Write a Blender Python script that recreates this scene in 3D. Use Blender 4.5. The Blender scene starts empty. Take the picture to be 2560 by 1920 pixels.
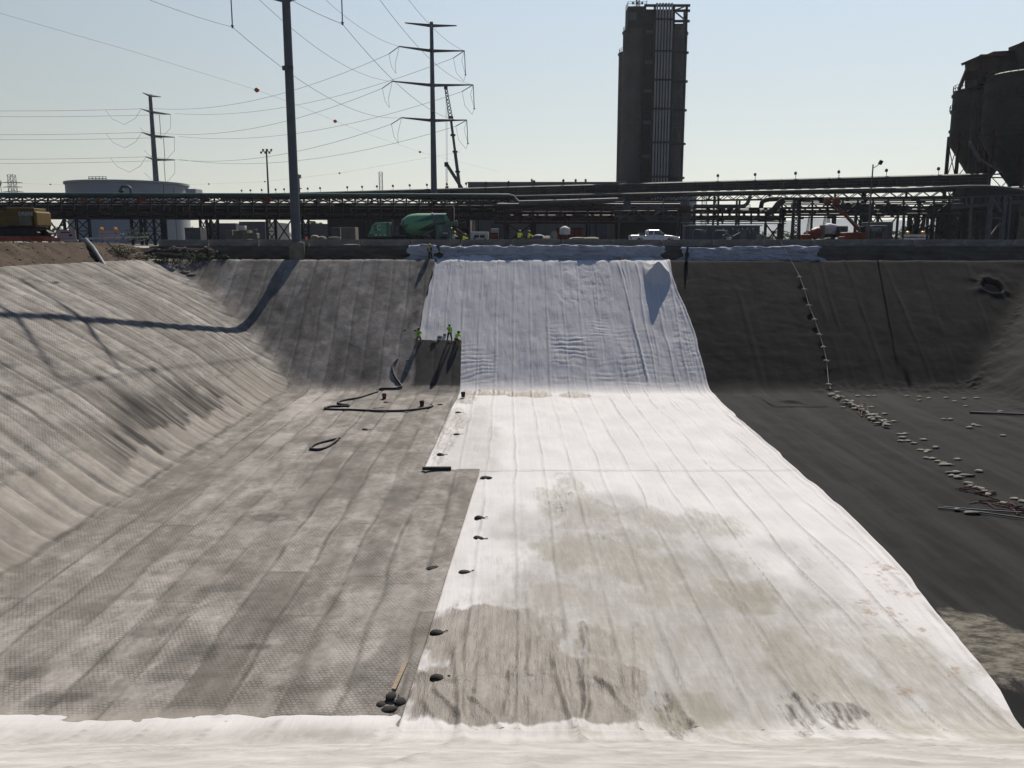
import bpy, bmesh, math, random
import numpy as np
from mathutils import Vector, Matrix
random.seed(7)
SC = bpy.context.scene
COL = SC.collection
R = math.radians

# ------------------------------------------------------------------ camera maths
F = 2080.0                    # focal length in photo pixels (2560 wide)
PITCH = math.atan((960 - 605) / F)
CP, SP = math.cos(PITCH), math.sin(PITCH)

def P(px, py, d):
    """the point at horizontal distance d (along y) that stands at photo pixel px, py"""
    u = (px - 1280) / F
    v = (960 - py) / F
    y = CP + v * SP
    z = -SP + v * CP
    s = d / y
    return Vector((u * s, d, z * s))

def X_(px, d, z=0.0):
    dep = d * CP - z * SP
    return (px - 1280) / F * dep

# ------------------------------------------------------------------ noise
def _hash(ix, iy, seed):
    h = (ix.astype(np.int64) * 374761393 + iy.astype(np.int64) * 668265263 + seed * 974711) & 0xFFFFFFFF
    h = ((h ^ (h >> 13)) * 1274126177) & 0xFFFFFFFF
    return ((h ^ (h >> 16)) & 0xFFFF) / 32767.5 - 1.0

def vn(x, y, seed=0):
    ix, iy = np.floor(x), np.floor(y)
    fx, fy = x - ix, y - iy
    fx = fx * fx * fx * (fx * (fx * 6 - 15) + 10)
    fy = fy * fy * fy * (fy * (fy * 6 - 15) + 10)
    a, b = _hash(ix, iy, seed), _hash(ix + 1, iy, seed)
    c, d = _hash(ix, iy + 1, seed), _hash(ix + 1, iy + 1, seed)
    return (a * (1 - fx) + b * fx) * (1 - fy) + (c * (1 - fx) + d * fx) * fy

def fbm(x, y, seed=0, o=4):
    t, a = 0.0, 0.5
    for i in range(o):
        t = t + a * vn(x, y, seed + i * 17)
        x, y, a = x * 2.03 + 3.1, y * 2.03 + 1.7, a * .5
    return t

def sstep(a, b, x):
    t = np.clip((x - a) / (b - a), 0, 1)
    return t * t * (3 - 2 * t)

def smax(a, b, k):
    h = np.clip(k - np.abs(a - b), 0, None) / k
    return np.maximum(a, b) + h * h * k * .25

# ------------------------------------------------------------------ the pit's shape
ZF, ZR, ZG = -14.8, -2.2, -0.5        # floor, rim, yard
def zl(x): return np.interp(-x, [0, 22.3, 25, 28.5, 35.3, 42.5, 60], [-28, -14.8, -12.7, -9.9, -5.8, -2.2, 8.0])
def zr(x): return ZF + .70 * (x - 46)
def zfar(y): return ZF + .70 * (y - 82)
def znear(y): return ZF + .62 * (22.7 - y)
def pit(x, y):
    x = np.asarray(x, float); y = np.asarray(y, float)
    a = smax(zl(x), zfar(y), 2.2)
    a = smax(a, zr(x), 1.6)
    a = smax(a, znear(y), 1.2)
    a = smax(a, np.full_like(a, ZF), 1.0)
    rim = np.where(y < 15, -1.7, ZR)
    return -smax(-a, -rim, .25)

def hit(px, py):
    """where the ray through a photo pixel meets the pit's surface"""
    u = (px - 1280) / F; v = (960 - py) / F
    dx, dy, dz = u, CP + v * SP, -SP + v * CP
    t = np.arange(5, 110, .02) / dy
    g = dz * t - pit(dx * t, dy * t)
    i = int(np.argmax(g < 0)) if (g < 0).any() else len(t) - 1
    return float(dx * t[i]), float(dy * t[i]), float(pit(dx * t[i], dy * t[i]))

# ------------------------------------------------------------------ mesh builder
def frame(d):
    d = d.normalized()
    up = Vector((0, 0, 1)) if abs(d.z) < .95 else Vector((0, 1, 0))
    a = d.cross(up).normalized()
    return a, a.cross(d).normalized()

class MB:
    def __init__(s): s.v, s.f, s.m, s.cur = [], [], [], 0
    def mat(s, i): s.cur = i; return s
    def add(s, vs, fs):
        n = len(s.v); s.v += [tuple(v) for v in vs]
        s.f += [tuple(i + n for i in f) for f in fs]; s.m += [s.cur] * len(fs); return s
    def box(s, c, sz, rz=0.0, M=None):
        hx, hy, hz = sz[0] / 2, sz[1] / 2, sz[2] / 2
        vs = [Vector((x, y, z)) for z in (-hz, hz) for y in (-hy, hy) for x in (-hx, hx)]
        if M is None: M = Matrix.Rotation(rz, 3, 'Z')
        vs = [M @ v + Vector(c) for v in vs]
        return s.add(vs, [(0, 2, 3, 1), (4, 5, 7, 6), (0, 1, 5, 4), (2, 6, 7, 3), (0, 4, 6, 2), (1, 3, 7, 5)])
    def beam(s, p, q, w, h=None):
        p, q = Vector(p), Vector(q); h = h or w
        a, b = frame(q - p); a, b = a * w / 2, b * h / 2
        vs = [p - a - b, p + a - b, p + a + b, p - a + b, q - a - b, q + a - b, q + a + b, q - a + b]
        return s.add(vs, [(0, 1, 2, 3), (7, 6, 5, 4), (0, 4, 5, 1), (1, 5, 6, 2), (2, 6, 7, 3), (3, 7, 4, 0)])
    def tube(s, pts, r, n=8, caps=True):
        pts = [Vector(p) for p in pts]; k = len(pts)
        rs = r if isinstance(r, (list, tuple)) else [r] * k
        vs, fs = [], []; pa = None
        for i, p in enumerate(pts):
            d = (pts[min(i + 1, k - 1)] - pts[max(i - 1, 0)])
            if d.length < 1e-6: d = Vector((0, 0, 1))
            d.normalize()
            if pa is None: a, b = frame(d)
            else:
                a = (pa - d * pa.dot(d)).normalized(); b = a.cross(d)
            pa = a
            for j in range(n):
                t = 2 * math.pi * j / n
                vs.append(p + (a * math.cos(t) + b * math.sin(t)) * rs[i])
        for i in range(k - 1):
            for j in range(n):
                j2 = (j + 1) % n
                fs.append((i * n + j, (i + 1) * n + j, (i + 1) * n + j2, i * n + j2))
        if caps:
            fs.append(tuple(range(n))); fs.append(tuple((k - 1) * n + j for j in reversed(range(n))))
        return s.add(vs, fs)
    def cyl(s, p, q, r, r2=None, n=12): return s.tube([p, q], [r, r if r2 is None else r2], n)
    def lathe(s, prof, n=24, c=(0, 0, 0), M=None):
        vs, fs = [], []; c = Vector(c)
        for (r, z) in prof:
            for j in range(n):
                t = 2 * math.pi * j / n
                v = Vector((r * math.cos(t), r * math.sin(t), z))
                vs.append((M @ v if M else v) + c)
        for i in range(len(prof) - 1):
            for j in range(n):
                j2 = (j + 1) % n
                fs.append((i * n + j, i * n + j2, (i + 1) * n + j2, (i + 1) * n + j))
        fs.append(tuple(reversed(range(n)))); k = len(prof) - 1
        fs.append(tuple(k * n + j for j in range(n)))
        return s.add(vs, fs)
    def prism(s, poly, y0, y1, M=None, c=(0, 0, 0)):
        """polygon in x,z pushed along y"""
        n = len(poly); c = Vector(c)
        vs = [Vector((x, y, z)) for y in (y0, y1) for (x, z) in poly]
        vs = [(M @ v if M else v) + c for v in vs]
        fs = [tuple(range(n)), tuple(reversed(range(n, 2 * n)))]
        fs += [(i, i + n, (i + 1) % n + n, (i + 1) % n) for i in range(n)]
        return s.add(vs, fs)
    def ball(s, c, r, n=12, sq=(1, 1, 1)):
        c = Vector(c); vs, fs = [], []
        m = n // 2
        for i in range(m + 1):
            a = math.pi * i / m
            for j in range(n):
                t = 2 * math.pi * j / n
                vs.append(c + Vector((math.sin(a) * math.cos(t) * r * sq[0], math.sin(a) * math.sin(t) * r * sq[1], math.cos(a) * r * sq[2])))
        for i in range(m):
            for j in range(n):
                j2 = (j + 1) % n
                fs.append((i * n + j, (i + 1) * n + j, (i + 1) * n + j2, i * n + j2))
        return s.add(vs, fs)
    def build(s, name, mats, parent=None, smooth=False, world=True, bevel=0):
        me = bpy.data.meshes.new(name)
        off = Vector((0, 0, 0))
        if parent is not None and world:
            q = parent
            while q is not None: off = off + q.location; q = q.parent
        me.from_pydata([tuple(Vector(v) - off) for v in s.v], [], s.f)
        if not isinstance(mats, (list, tuple)): mats = [mats]
        for m in mats: me.materials.append(m)
        if len(mats) > 1: me.polygons.foreach_set('material_index', s.m)
        bm = bmesh.new(); bm.from_mesh(me)
        bmesh.ops.recalc_face_normals(bm, faces=bm.faces); bm.to_mesh(me); bm.free()
        if smooth:
            me.polygons.foreach_set('use_smooth', [True] * len(me.polygons))
            try: me.set_sharp_from_angle(angle=R(40))
            except Exception: pass
        me.update()
        o = bpy.data.objects.new(name, me); COL.objects.link(o)
        if parent is not None: o.parent = parent
        if bevel:
            b = o.modifiers.new('bevel', 'BEVEL'); b.width = bevel; b.segments = 2; b.limit_method = 'ANGLE'
        return o

def tag(o, label=None, cat=None, group=None, kind=None):
    if label: o['label'] = label
    if cat: o['category'] = cat
    if group: o['group'] = group
    if kind: o['kind'] = kind
    return o

def thing(name, label, cat, loc, group=None, rz=0.0):
    o = bpy.data.objects.new(name, None); COL.objects.link(o)
    o.location = loc; o.rotation_euler = (0, 0, rz); o.empty_display_size = .3
    return tag(o, label, cat, group)

def copy_tree(o, parent=None):
    c = o.copy(); COL.objects.link(c); c.parent = parent
    for ch in o.children: copy_tree(ch, c)
    return c

def sheet(name, X, Y, Z, mat, attrs=None, smooth=True, skip=()):
    """a mesh from 2-D numpy grids"""
    n, m = X.shape
    co = np.stack([X, Y, Z], -1).reshape(-1, 3).astype(np.float32)
    i = np.arange(n * m).reshape(n, m)
    q = np.stack([i[:-1, :-1], i[:-1, 1:], i[1:, 1:], i[1:, :-1]], -1)
    q = q[[k for k in range(n - 1) if k not in skip]].reshape(-1, 4)
    me = bpy.data.meshes.new(name)
    me.vertices.add(len(co)); me.vertices.foreach_set('co', co.ravel())
    me.loops.add(q.size); me.loops.foreach_set('vertex_index', q.ravel().astype(np.int32))
    me.polygons.add(len(q))
    me.polygons.foreach_set('loop_start', np.arange(0, q.size, 4, dtype=np.int32))
    me.polygons.foreach_set('loop_total', np.full(len(q), 4, dtype=np.int32))
    me.polygons.foreach_set('use_smooth', np.full(len(q), smooth))
    me.update(calc_edges=True); me.validate()
    for k, a in (attrs or {}).items():
        at = me.attributes.new(k, 'FLOAT', 'POINT')
        at.data.foreach_set('value', np.asarray(a, np.float32).ravel())
    me.materials.append(mat)
    o = bpy.data.objects.new(name, me); COL.objects.link(o)
    return o

# ------------------------------------------------------------------ materials
class NT:
    def __init__(s, name):
        s.m = bpy.data.materials.new(name); s.m.use_nodes = True
        s.t = s.m.node_tree; s.b = s.t.nodes['Principled BSDF']; s.out = s.t.nodes['Material Output']
    def n(s, ty, **kw):
        nd = s.t.nodes.new(ty)
        for k, v in kw.items():
            if k[0] == '_': setattr(nd, k[1:], v)
        return nd
    def l(s, a, b): s.t.links.new(a, b)
    def val(s, sock, v):
        if hasattr(v, 'is_output') or isinstance(v, bpy.types.NodeSocket): s.l(v, sock)
        else: sock.default_value = v
    def coord(s, sc=(1, 1, 1), kind='Object', rot=(0, 0, 0)):
        tc = s.n('ShaderNodeTexCoord'); mp = s.n('ShaderNodeMapping')
        s.l(tc.outputs[kind], mp.inputs['Vector']); mp.inputs['Scale'].default_value = sc
        mp.inputs['Rotation'].default_value = rot
        return mp.outputs[0]
    def noise(s, vec, sc=1.0, det=5, rough=.55):
        nd = s.n('ShaderNodeTexNoise'); s.l(vec, nd.inputs['Vector'])
        nd.inputs['Scale'].default_value = sc; nd.inputs['Detail'].default_value = det
        nd.inputs['Roughness'].default_value = rough
        return nd.outputs['Fac']
    def ramp(s, fac, stops):
        nd = s.n('ShaderNodeValToRGB'); s.l(fac, nd.inputs[0]); cr = nd.color_ramp
        while len(cr.elements) < len(stops): cr.elements.new(.5)
        for e, (p, c) in zip(cr.elements, stops):
            e.position = p; e.color = (c[0], c[1], c[2], 1) if not isinstance(c, (int, float)) else (c, c, c, 1)
        return nd.outputs[0]
    def mix(s, fac, a, b, mode='MIX'):
        nd = s.n('ShaderNodeMix', _data_type='RGBA', _blend_type=mode)
        s.val(nd.inputs[0], fac); 
        for k, c in ((6, a), (7, b)):
            if isinstance(c, (tuple, list)): nd.inputs[k].default_value = (c[0], c[1], c[2], 1)
            else: s.l(c, nd.inputs[k])
        return nd.outputs[2]
    def math(s, op, a, b=0.0, c=None):
        nd = s.n('ShaderNodeMath', _operation=op); s.val(nd.inputs[0], a); s.val(nd.inputs[1], b)
        if c is not None: s.val(nd.inputs[2], c)
        return nd.outputs[0]
    def attr(s, name):
        nd = s.n('ShaderNodeAttribute'); nd.attribute_name = name; return nd.outputs['Fac']
    def bump(s, h, st=.5, dist=.05, prev=None):
        nd = s.n('ShaderNodeBump'); s.l(h, nd.inputs['Height'])
        nd.inputs['Strength'].default_value = st; nd.inputs['Distance'].default_value = dist
        if prev is not None: s.l(prev, nd.inputs['Normal'])
        return nd.outputs[0]
    def done(s, col=None, rough=None, nrm=None, metal=None, spec=None):
        for k, v in (('Base Color', col), ('Roughness', rough), ('Normal', nrm), ('Metallic', metal), ('Specular IOR Level', spec)):
            if v is None: continue
            if isinstance(v, (tuple, list)): v = (v[0], v[1], v[2], 1)
            s.val(s.b.inputs[k], v)
        return s.m

def pm(name, c, var=.25, sc=1.5, rough=.75, bump=0.0, metal=0.0, c2=None, spec=.15, st=(1, 1, 1)):
    """plain painted or worn surface: two close tones mixed by noise"""
    t = NT(name); v = t.coord(st)
    a = tuple(x * (1 - var) for x in c); b = c2 or tuple(min(1, x * (1 + var)) for x in c)
    f = t.noise(v, sc, 6, .6)
    f2 = t.noise(v, sc * 7, 4, .6)
    fac = t.ramp(t.math('ADD', t.math('MULTIPLY', f, .7), t.math('MULTIPLY', f2, .3)), [(.36, 0), (.64, 1)])
    col = t.mix(fac, a, b)
    nr = t.bump(t.noise(v, sc * 9, 4), bump, .05) if bump else None
    return t.done(col, rough, nr, metal, spec)

# ------------------------------------------------------------------ world, sun, camera
SUN_EL, SUN_AZ = R(43.2), math.atan2(.25, 1.0)     # sun ahead and a little to the right
w = bpy.data.worlds.new("World"); SC.world = w; w.use_nodes = True
nt = w.node_tree; bg = nt.nodes['Background']
sky = nt.nodes.new('ShaderNodeTexSky'); sky.sky_type = 'NISHITA'; sky.sun_disc = False
sky.sun_elevation = SUN_EL; sky.sun_rotation = SUN_AZ
sky.altitude = 150; sky.air_density = 1.0; sky.dust_density = 1.1; sky.ozone_density = 1.0
# thin summer haze: the clear sky is washed with a pale veil, greyer and creamier low down and away from the sun
wtc = nt.nodes.new('ShaderNodeTexCoord'); wsp = nt.nodes.new('ShaderNodeSeparateXYZ'); nt.links.new(wtc.outputs['Generated'], wsp.inputs[0])
def wramp(src, lo, hi, stops):
    mr = nt.nodes.new('ShaderNodeMapRange'); nt.links.new(src, mr.inputs[0]); mr.inputs[1].default_value = lo; mr.inputs[2].default_value = hi
    r = nt.nodes.new('ShaderNodeValToRGB'); nt.links.new(mr.outputs[0], r.inputs[0])
    while len(r.color_ramp.elements) < len(stops): r.color_ramp.elements.new(.5)
    for e, (p, c) in zip(r.color_ramp.elements, stops): e.position = p; e.color = (*c, 1)
    return r.outputs[0]
veil = wramp(wsp.outputs['Z'], 0.0, .8, [(0, (.68, .665, .575)), (.11, (.665, .70, .655)), (.33, (.56, .675, .775)), (.6, (.24, .34, .52)), (1, (.13, .22, .42))])
rear = wramp(wsp.outputs['Y'], -.6, .5, [(0, (.42, .52, .72)), (1, (1, 1, 1))])
side = wramp(wsp.outputs['X'], -.62, .62, [(0, (.70, .69, .655)), (.45, (.95, .95, .95)), (1, (1.05, 1.06, 1.08))])
def wmix(mode, fac, a, b):
    m = nt.nodes.new('ShaderNodeMix'); m.data_type = 'RGBA'; m.blend_type = mode; m.inputs[0].default_value = fac
    nt.links.new(a, m.inputs[6])
    if isinstance(b, tuple): m.inputs[7].default_value = (*b, 1)
    else: nt.links.new(b, m.inputs[7])
    return m.outputs[2]
k_ = 1 / (.056 * 1.866)
veil = wmix('MULTIPLY', 1, wmix('MULTIPLY', 1, veil, side), rear); veil = wmix('MULTIPLY', 1, veil, (k_, k_, k_))
nt.links.new(wmix('MIX', .86, sky.outputs[0], veil), bg.inputs['Color']); bg.inputs['Strength'].default_value = .056
sd = bpy.data.lights.new('sun', 'SUN'); sd.energy = 5.0; sd.angle = R(.53); sd.color = (1, .925, .83)
so = bpy.data.objects.new('sun', sd); COL.objects.link(so)
Ld = Vector((math.sin(SUN_AZ) * math.cos(SUN_EL), math.cos(SUN_AZ) * math.cos(SUN_EL), math.sin(SUN_EL)))
so.rotation_euler = Ld.to_track_quat('Z', 'Y').to_euler(); so.location = (0, 0, 80)
cd = bpy.data.cameras.new('camera'); co_ = bpy.data.objects.new('camera', cd); COL.objects.link(co_)
cd.sensor_width = 36; cd.lens = 36 * F / 2560; cd.clip_start = .1; cd.clip_end = 20000
co_.location = (0, 0, 0); co_.rotation_euler = (math.pi / 2 - PITCH, 0, 0); SC.camera = co_
SC.view_settings.view_transform = 'Standard'; SC.view_settings.look = 'None'
SC.view_settings.exposure = 0.9; SC.view_settings.gamma = 1
SC.cycles.max_bounces = 6; SC.cycles.diffuse_bounces = 3; SC.cycles.transparent_max_bounces = 8

SC.cycles.volume_bounces = 0
t = NT('air'); t.t.nodes.remove(t.b); pv = t.n('ShaderNodeVolumePrincipled')
pv.inputs['Color'].default_value = (.86, .90, .94, 1); pv.inputs['Density'].default_value = .00005; pv.inputs['Anisotropy'].default_value = .35
t.l(pv.outputs[0], t.out.inputs['Volume'])
hz = MB().box((0, 1900, 62), (9600, 5000, 160)).build('haze', t.m); tag(hz, kind='stuff', label='pale haze filling the air over the site')

# ------------------------------------------------------------------ edges of the sheets, in metres
def poly_px(pts): return [hit(*p) for p in pts]
_r = poly_px([(1675, 657), (1690, 725), (1725, 800), (1755, 900), (1778, 978), (1880, 1080), (2000, 1180), (2100, 1270),
              (2200, 1370), (2300, 1480), (2400, 1600), (2500, 1730), (2560, 1830)])
_ry = np.array([p[1] for p in _r][::-1]); _rx = np.array([p[0] for p in _r][::-1])
def XR(y): return np.interp(y, np.concatenate([[5, 14], _ry, [101.9]]), np.concatenate([[30, 22], _rx, [_rx[-1] + .2]])) + .12 * vn(np.asarray(y) * .45, np.zeros_like(y), 3)
_g1 = poly_px([(990, 1835), (1100, 1500), (1200, 1180)]); _g2 = poly_px([(1060, 1176), (1130, 1020), (1150, 980)])
_gy = [p[1] for p in _g1] + [p[1] for p in _g2] + [88.219, 88.221, 92, 96, 101]
_gx = [p[0] for p in _g1] + [p[0] for p in _g2] + [-5.4, -10.1, -9.9, -9.6, -8.9]
YS = .5 * (_g1[-1][1] + _g2[0][1])
_gy[2] = YS - .001; _gy[3] = YS + .001
def XB(y): return np.interp(y, _gy, _gx)

def blob(X, Y, px, py, rx, ry, seed=0, rag=.55, fr=.8):
    cx, cy, _ = hit(px, py); x1 = hit(px + rx, py)[0] - cx
    y1 = max(.3, abs(hit(px, py - ry)[1] - hit(px, py + ry)[1]) / 2)
    d = np.sqrt(((X - cx) / x1) ** 2 + ((Y - cy) / y1) ** 2)
    d = d + rag * fbm(X * fr, Y * fr * .7, seed + 31, 5)
    return 1 - sstep(.55, 1.05, d)

# ------------------------------------------------------------------ ground
t = NT('soil'); v = t.coord()
f = t.noise(v, .35, 8, .65); f2 = t.noise(t.coord((1, .35, 1)), 2.2, 5, .6)
c = t.mix(t.ramp(f, [(.35, 0), (.65, 1)]), (.028, .021, .0155), (.062, .046, .033))
c = t.mix(t.ramp(f2, [(.42, 0), (.7, 1)]), c, (.030, .023, .018))
t.b.inputs['Specular IOR Level'].default_value = .05
M_soil = t.done(c, .95, t.bump(t.noise(v, 3, 8, .7), .9, .12))
t = NT('yard_gravel'); v = t.coord()
c = t.mix(t.ramp(t.noise(v, .05, 8, .6), [(.35, 0), (.65, 1)]), (.05, .046, .041), (.095, .087, .077))
M_yard = t.done(c, .95, spec=.05)
t = NT('far_field'); v = t.coord()
M_field = t.done(t.mix(t.ramp(t.noise(v, .006, 8, .6), [(.4, 0), (.6, 1)]), (.05, .075, .025), (.10, .11, .045)), .95)

def ground_h(x, y):
    z = pit(x, y) - .35
    bank = ZR - .25 + np.clip((-42.6 - x) * .62 + .25 * fbm(x * .3, y * .3, 5), 0, 2.25) + .30 * fbm(x * .5, y * .5, 9) * sstep(42.8, 45, -x)
    z = np.where(x < -42.6, bank, z)
    # the bank swings round in front of the far-left end of the barriers
    cor = ZR - .1 + 1.6 * sstep(100.1, 102.0, y + .5 * fbm(x * .4, y * .4, 11)) * sstep(-32.5, -37, x) + .18 * fbm(x * .9, y * .9, 12)
    z = np.where((x < -30) & (y > 99.9), np.maximum(z, cor), z)
    edge = np.maximum(sstep(95, 118, np.abs(x)), 0)
    return z * (1 - edge) + (ZG - .02) * edge
gx = np.concatenate([np.linspace(-120, -62, 30), np.linspace(-60, -28, 130), np.linspace(-27, 70, 100), np.linspace(72, 120, 20)])
gy = np.concatenate([np.linspace(-12, 40, 60), np.linspace(40.5, 102.3, 200)])
X, Y = np.meshgrid(gx, gy)
g = sheet('ground', X, Y, ground_h(X, Y), M_soil); tag(g, kind='structure')
mb = MB(); B = 9000
for (x0, x1, y0, y1) in ((-B, -120, -B, B), (120, B, -B, B), (-120, 120, -B, -12), (-120, 120, 102.3, 420), (-120, 120, 420, B)):
    mb.add([(x0, y0, ZG), (x1, y0, ZG), (x1, y1, ZG), (x0, y1, ZG)], [(0, 1, 2, 3)])
tag(mb.build('yard', M_yard), kind='structure')

# ------------------------------------------------------------------ grey fabric-formed concrete mats
t = NT('concrete_mat'); v = t.coord()
tone, damp_dim, seam, toe, lite = t.attr('tone'), t.attr('damp_dim'), t.attr('seam'), t.attr('toe'), t.attr('lite')
n1 = t.noise(t.coord((.75, .5, .6)), 1.0, 10, .68); n2 = t.noise(v, 4, 6, .65)
base = t.mix(t.ramp(n1, [(.40, 0), (.62, 1)]), (.140, .131, .119), (.230, .216, .199))
n4 = t.noise(t.coord((1.1, 1.1, .9)), 1.6, 9, .7)
base = t.mix(t.math('MULTIPLY', t.ramp(n4, [(.50, 0), (.60, 1)]), .30), base, (.085, .077, .068))
base = t.mix(t.math('MULTIPLY', t.ramp(t.noise(t.coord((.9, .6, .9)), 1.1, 9, .7), [(.55, 0), (.62, 1)]), .35), base, (.27, .255, .235))
base = t.mix(t.math('MULTIPLY', tone, .75), base, (.078, .071, .063))
base = t.mix(t.math('MULTIPLY', t.ramp(n2, [(.45, 0), (.75, 1)]), .35), base, (.065, .058, .051))
base = t.mix(t.math('MULTIPLY', lite, .8), base, (.26, .245, .225))
base = t.mix(t.math('MULTIPLY', toe, .40), base, (.175, .158, .138))
br = t.n('ShaderNodeTexBrick')
wob = t.n('ShaderNodeTexNoise'); t.l(t.coord((1, 1, 1)), wob.inputs['Vector']); wob.inputs['Scale'].default_value = .45; wob.inputs['Detail'].default_value = 4
va = t.n('ShaderNodeVectorMath', _operation='MULTIPLY_ADD'); t.l(wob.outputs['Color'], va.inputs[0]); va.inputs[1].default_value = (.22, .22, 0); t.l(t.coord((1, 1, 0)), va.inputs[2])
t.l(va.outputs[0], br.inputs['Vector'])
br.inputs['Scale'].default_value = 1; br.inputs['Brick Width'].default_value = .17; br.inputs['Row Height'].default_value = .15
br.inputs['Mortar Size'].default_value = .032; br.inputs['Mortar Smooth'].default_value = .6; br.offset = .5
mort = br.outputs['Fac']
hide = t.math('SUBTRACT', 1.0, t.math('MAXIMUM', toe, t.ramp(t.noise(t.coord((.5, .35, .5)), 1.7, 8, .65), [(.44, 0), (.58, .9)])))
mm = t.math('MULTIPLY', mort, hide)
base = t.mix(t.math('MULTIPLY', mm, .34), base, (.035, .031, .027))
base = t.mix(t.math('MULTIPLY', damp_dim, .92), base, (.019, .018, .017))
base = t.mix(t.math('MULTIPLY', seam, .8), base, (.050, .050, .044))
bh = t.math('SUBTRACT', t.math('MULTIPLY', n2, .35), t.math('MULTIPLY', mm, 1.0))
nr = t.bump(bh, .55, .03)
M_mat = t.done(base, .95, nr, spec=.06)

ys = np.concatenate([np.linspace(23.1, YS - .002, 190), np.linspace(YS + .002, 82, 180), np.linspace(82.1, 88.218, 50), np.linspace(88.222, 100.35, 95)])
us = np.linspace(0, 1, 400)
U, Y = np.meshgrid(us, ys)
X = -42.95 + U * (XB(Y) + 42.95)
Y0 = Y.copy()
Y = np.where(Y < 24.5, 24.5 - (24.5 - Y) * 1.5, Y)
H = pit(X, Y)
Zl, Zf = zl(X), zfar(Y)
sl = sstep(-.6, .4, Zl - np.maximum(Zf, ZF)); sf = sstep(-.6, .4, Zf - np.maximum(Zl, ZF)) * (1 - sl); fl = 1 - np.maximum(sl, sf)
W = 1.85
def strips(c, wob): 
    q = (c + wob) / W; k = np.floor(q); return k, q - k
kl, tl = strips(Y, .14 * vn(X * .35, Y * .2, 21) + .10 * (X + 30) * .12)
kf, tf = strips(X, .12 * vn(Y * .3, X * .2, 22)); kw, tw = strips(X, .14 * vn(Y * .25, X * .1, 23) + .02 * (Y - 50))
def quilt(tt): return 1 - np.abs(2 * tt - 1) ** 6
Z = H + .15 + sl * .10 * (quilt(tl) - 1 + .35 * (1 - np.abs(2 * tl - 1) ** 2)) + sf * .07 * (quilt(tw) - 1) + fl * .07 * (quilt(tf) - 1)
Z += .05 * fbm(X * .7, Y * .7, 41) + sl * .10 * fbm(X * .25, Y * .9, 42) + sf * .06 * fbm(X * .5, Y * .5, 43)
Z -= .12 * (1 - sstep(22.6, 23.6, Y))
def edge_line(tt, wd): return np.exp(-(np.minimum(tt, 1 - tt) * W / wd) ** 2)
pan = lambda k, s: _hash(k, k * 0 + s, 5)
cut = np.floor((Y + 3 * pan(kf, 3)) / 11)                      # cross joints of the floor panels
tone = fl * (.5 + .5 * _hash(kf, cut, 7)) * .8 + sl * (.5 + .5 * pan(kl, 8)) * .9 + sf * (.5 + .5 * pan(kw, 9)) * .6
tone += .30 * fbm(X * .22, Y * .15, 44) + sl * (.55 * fbm(Y * 2.2, X * .10, 45, 3) + .55 * fbm(Y * 5.5, X * .16, 58, 3)) + fl * (.5 * fbm(X * 1.9, Y * .16, 59) + .35 * fbm(X * .9, Y * .9, 50))
tone += fl * .5 * np.exp(-(np.minimum(tf, 1 - tf) * W / .30) ** 2) * np.clip(.4 + 1.4 * fbm(X * .3, Y * .22, 60), 0, 1.2)
seam = 1.25 * fl * edge_line(tf, .075) * (.55 + .45 * np.sign(fbm(X * .3, Y * .15, 46) + .15)) + sl * edge_line(tl, .09) * .8 + sf * edge_line(tw, .06) * .5
seam *= .6 + .6 * fbm(X * 1.2, Y * 1.2, 47, 3)
cj = (Y + 3 * pan(kf, 3)) / 11; cj = cj - np.floor(cj)
seam = np.maximum(seam, fl * .5 * np.exp(-(np.minimum(cj, 1 - cj) * 11 / .06) ** 2))
toe = sstep(-26.2, -25.2, X + 1.2 * fbm(X * .2, Y * .35, 48) ) * (1 - sstep(-22.6, -21.9, X + .3 * fbm(X, Y * .4, 49))) * (1 - sf)
damp_dim = np.zeros_like(X)
for (px, py, rx, ry, s_) in [(500, 1640, 75, 45, .45), (640, 1625, 70, 12, .55), (360, 1590, 60, 18, .35), (690, 1560, 60, 14, .3), (110, 1760, 60, 25, .4),
                            (180, 1755, 70, 14, .5), (60, 1690, 60, 20, .4), (950, 1700, 60, 100, .35), (420, 1700, 130, 14, .3), (760, 1730, 90, 20, .3),
                            (880, 1005, 60, 8, .25), (1090, 985, 60, 8, .55), (975, 1075, 40, 12, .3), (780, 1105, 60, 14, .3), (700, 1300, 80, 14, .28), (560, 1350, 50, 12, .25),
                            (1000, 1250, 60, 40, .25), (900, 1120, 70, 20, .25), (330, 1500, 110, 14, .3), (560, 1480, 90, 12, .3),
                            (930, 1420, 60, 80, .2)]:
    damp_dim = np.maximum(damp_dim, s_ * blob(X, Y0, px, py, rx, ry, px))
# damp ends of the slope mats, each strip ending where its own seep does
e0 = -24.3 - 1.0 * _hash(kl, kl * 0 + 3, 9); ln_ = 1.6 + 3.0 * (.5 + .5 * _hash(kl, kl * 0 + 5, 9))
dd_ = sstep(e0 - ln_ + .5 * fbm(Y * 4, X * .4, 33), e0 - ln_ * .4, X) * (1 - sstep(e0, e0 + .35, X + .35 * fbm(Y * 3, X * .6, 34)))
damp_dim = np.maximum(damp_dim, .85 * sl * dd_ * sstep(46, 52, Y) * (1 - sstep(69, 72, Y)) * np.clip(.85 + 1.5 * fbm(Y * 3.5, X * .25, 35), .15, 1.1))
tl_ = np.exp(-((X + 22.35 + .12 * vn(Y * .8, Y * 0, 39)) / .13) ** 2) + .7 * np.exp(-((X + 25.7 + .35 * _hash(kl, kl * 0 + 4, 2) + .15 * fbm(Y * 2, X * 0, 40)) / .10) ** 2)
damp_dim = np.maximum(damp_dim, .7 * (Y < 84) * tl_ * np.clip(.6 + 1.4 * fbm(Y * .5, X * .2, 41), .1, 1))
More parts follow.
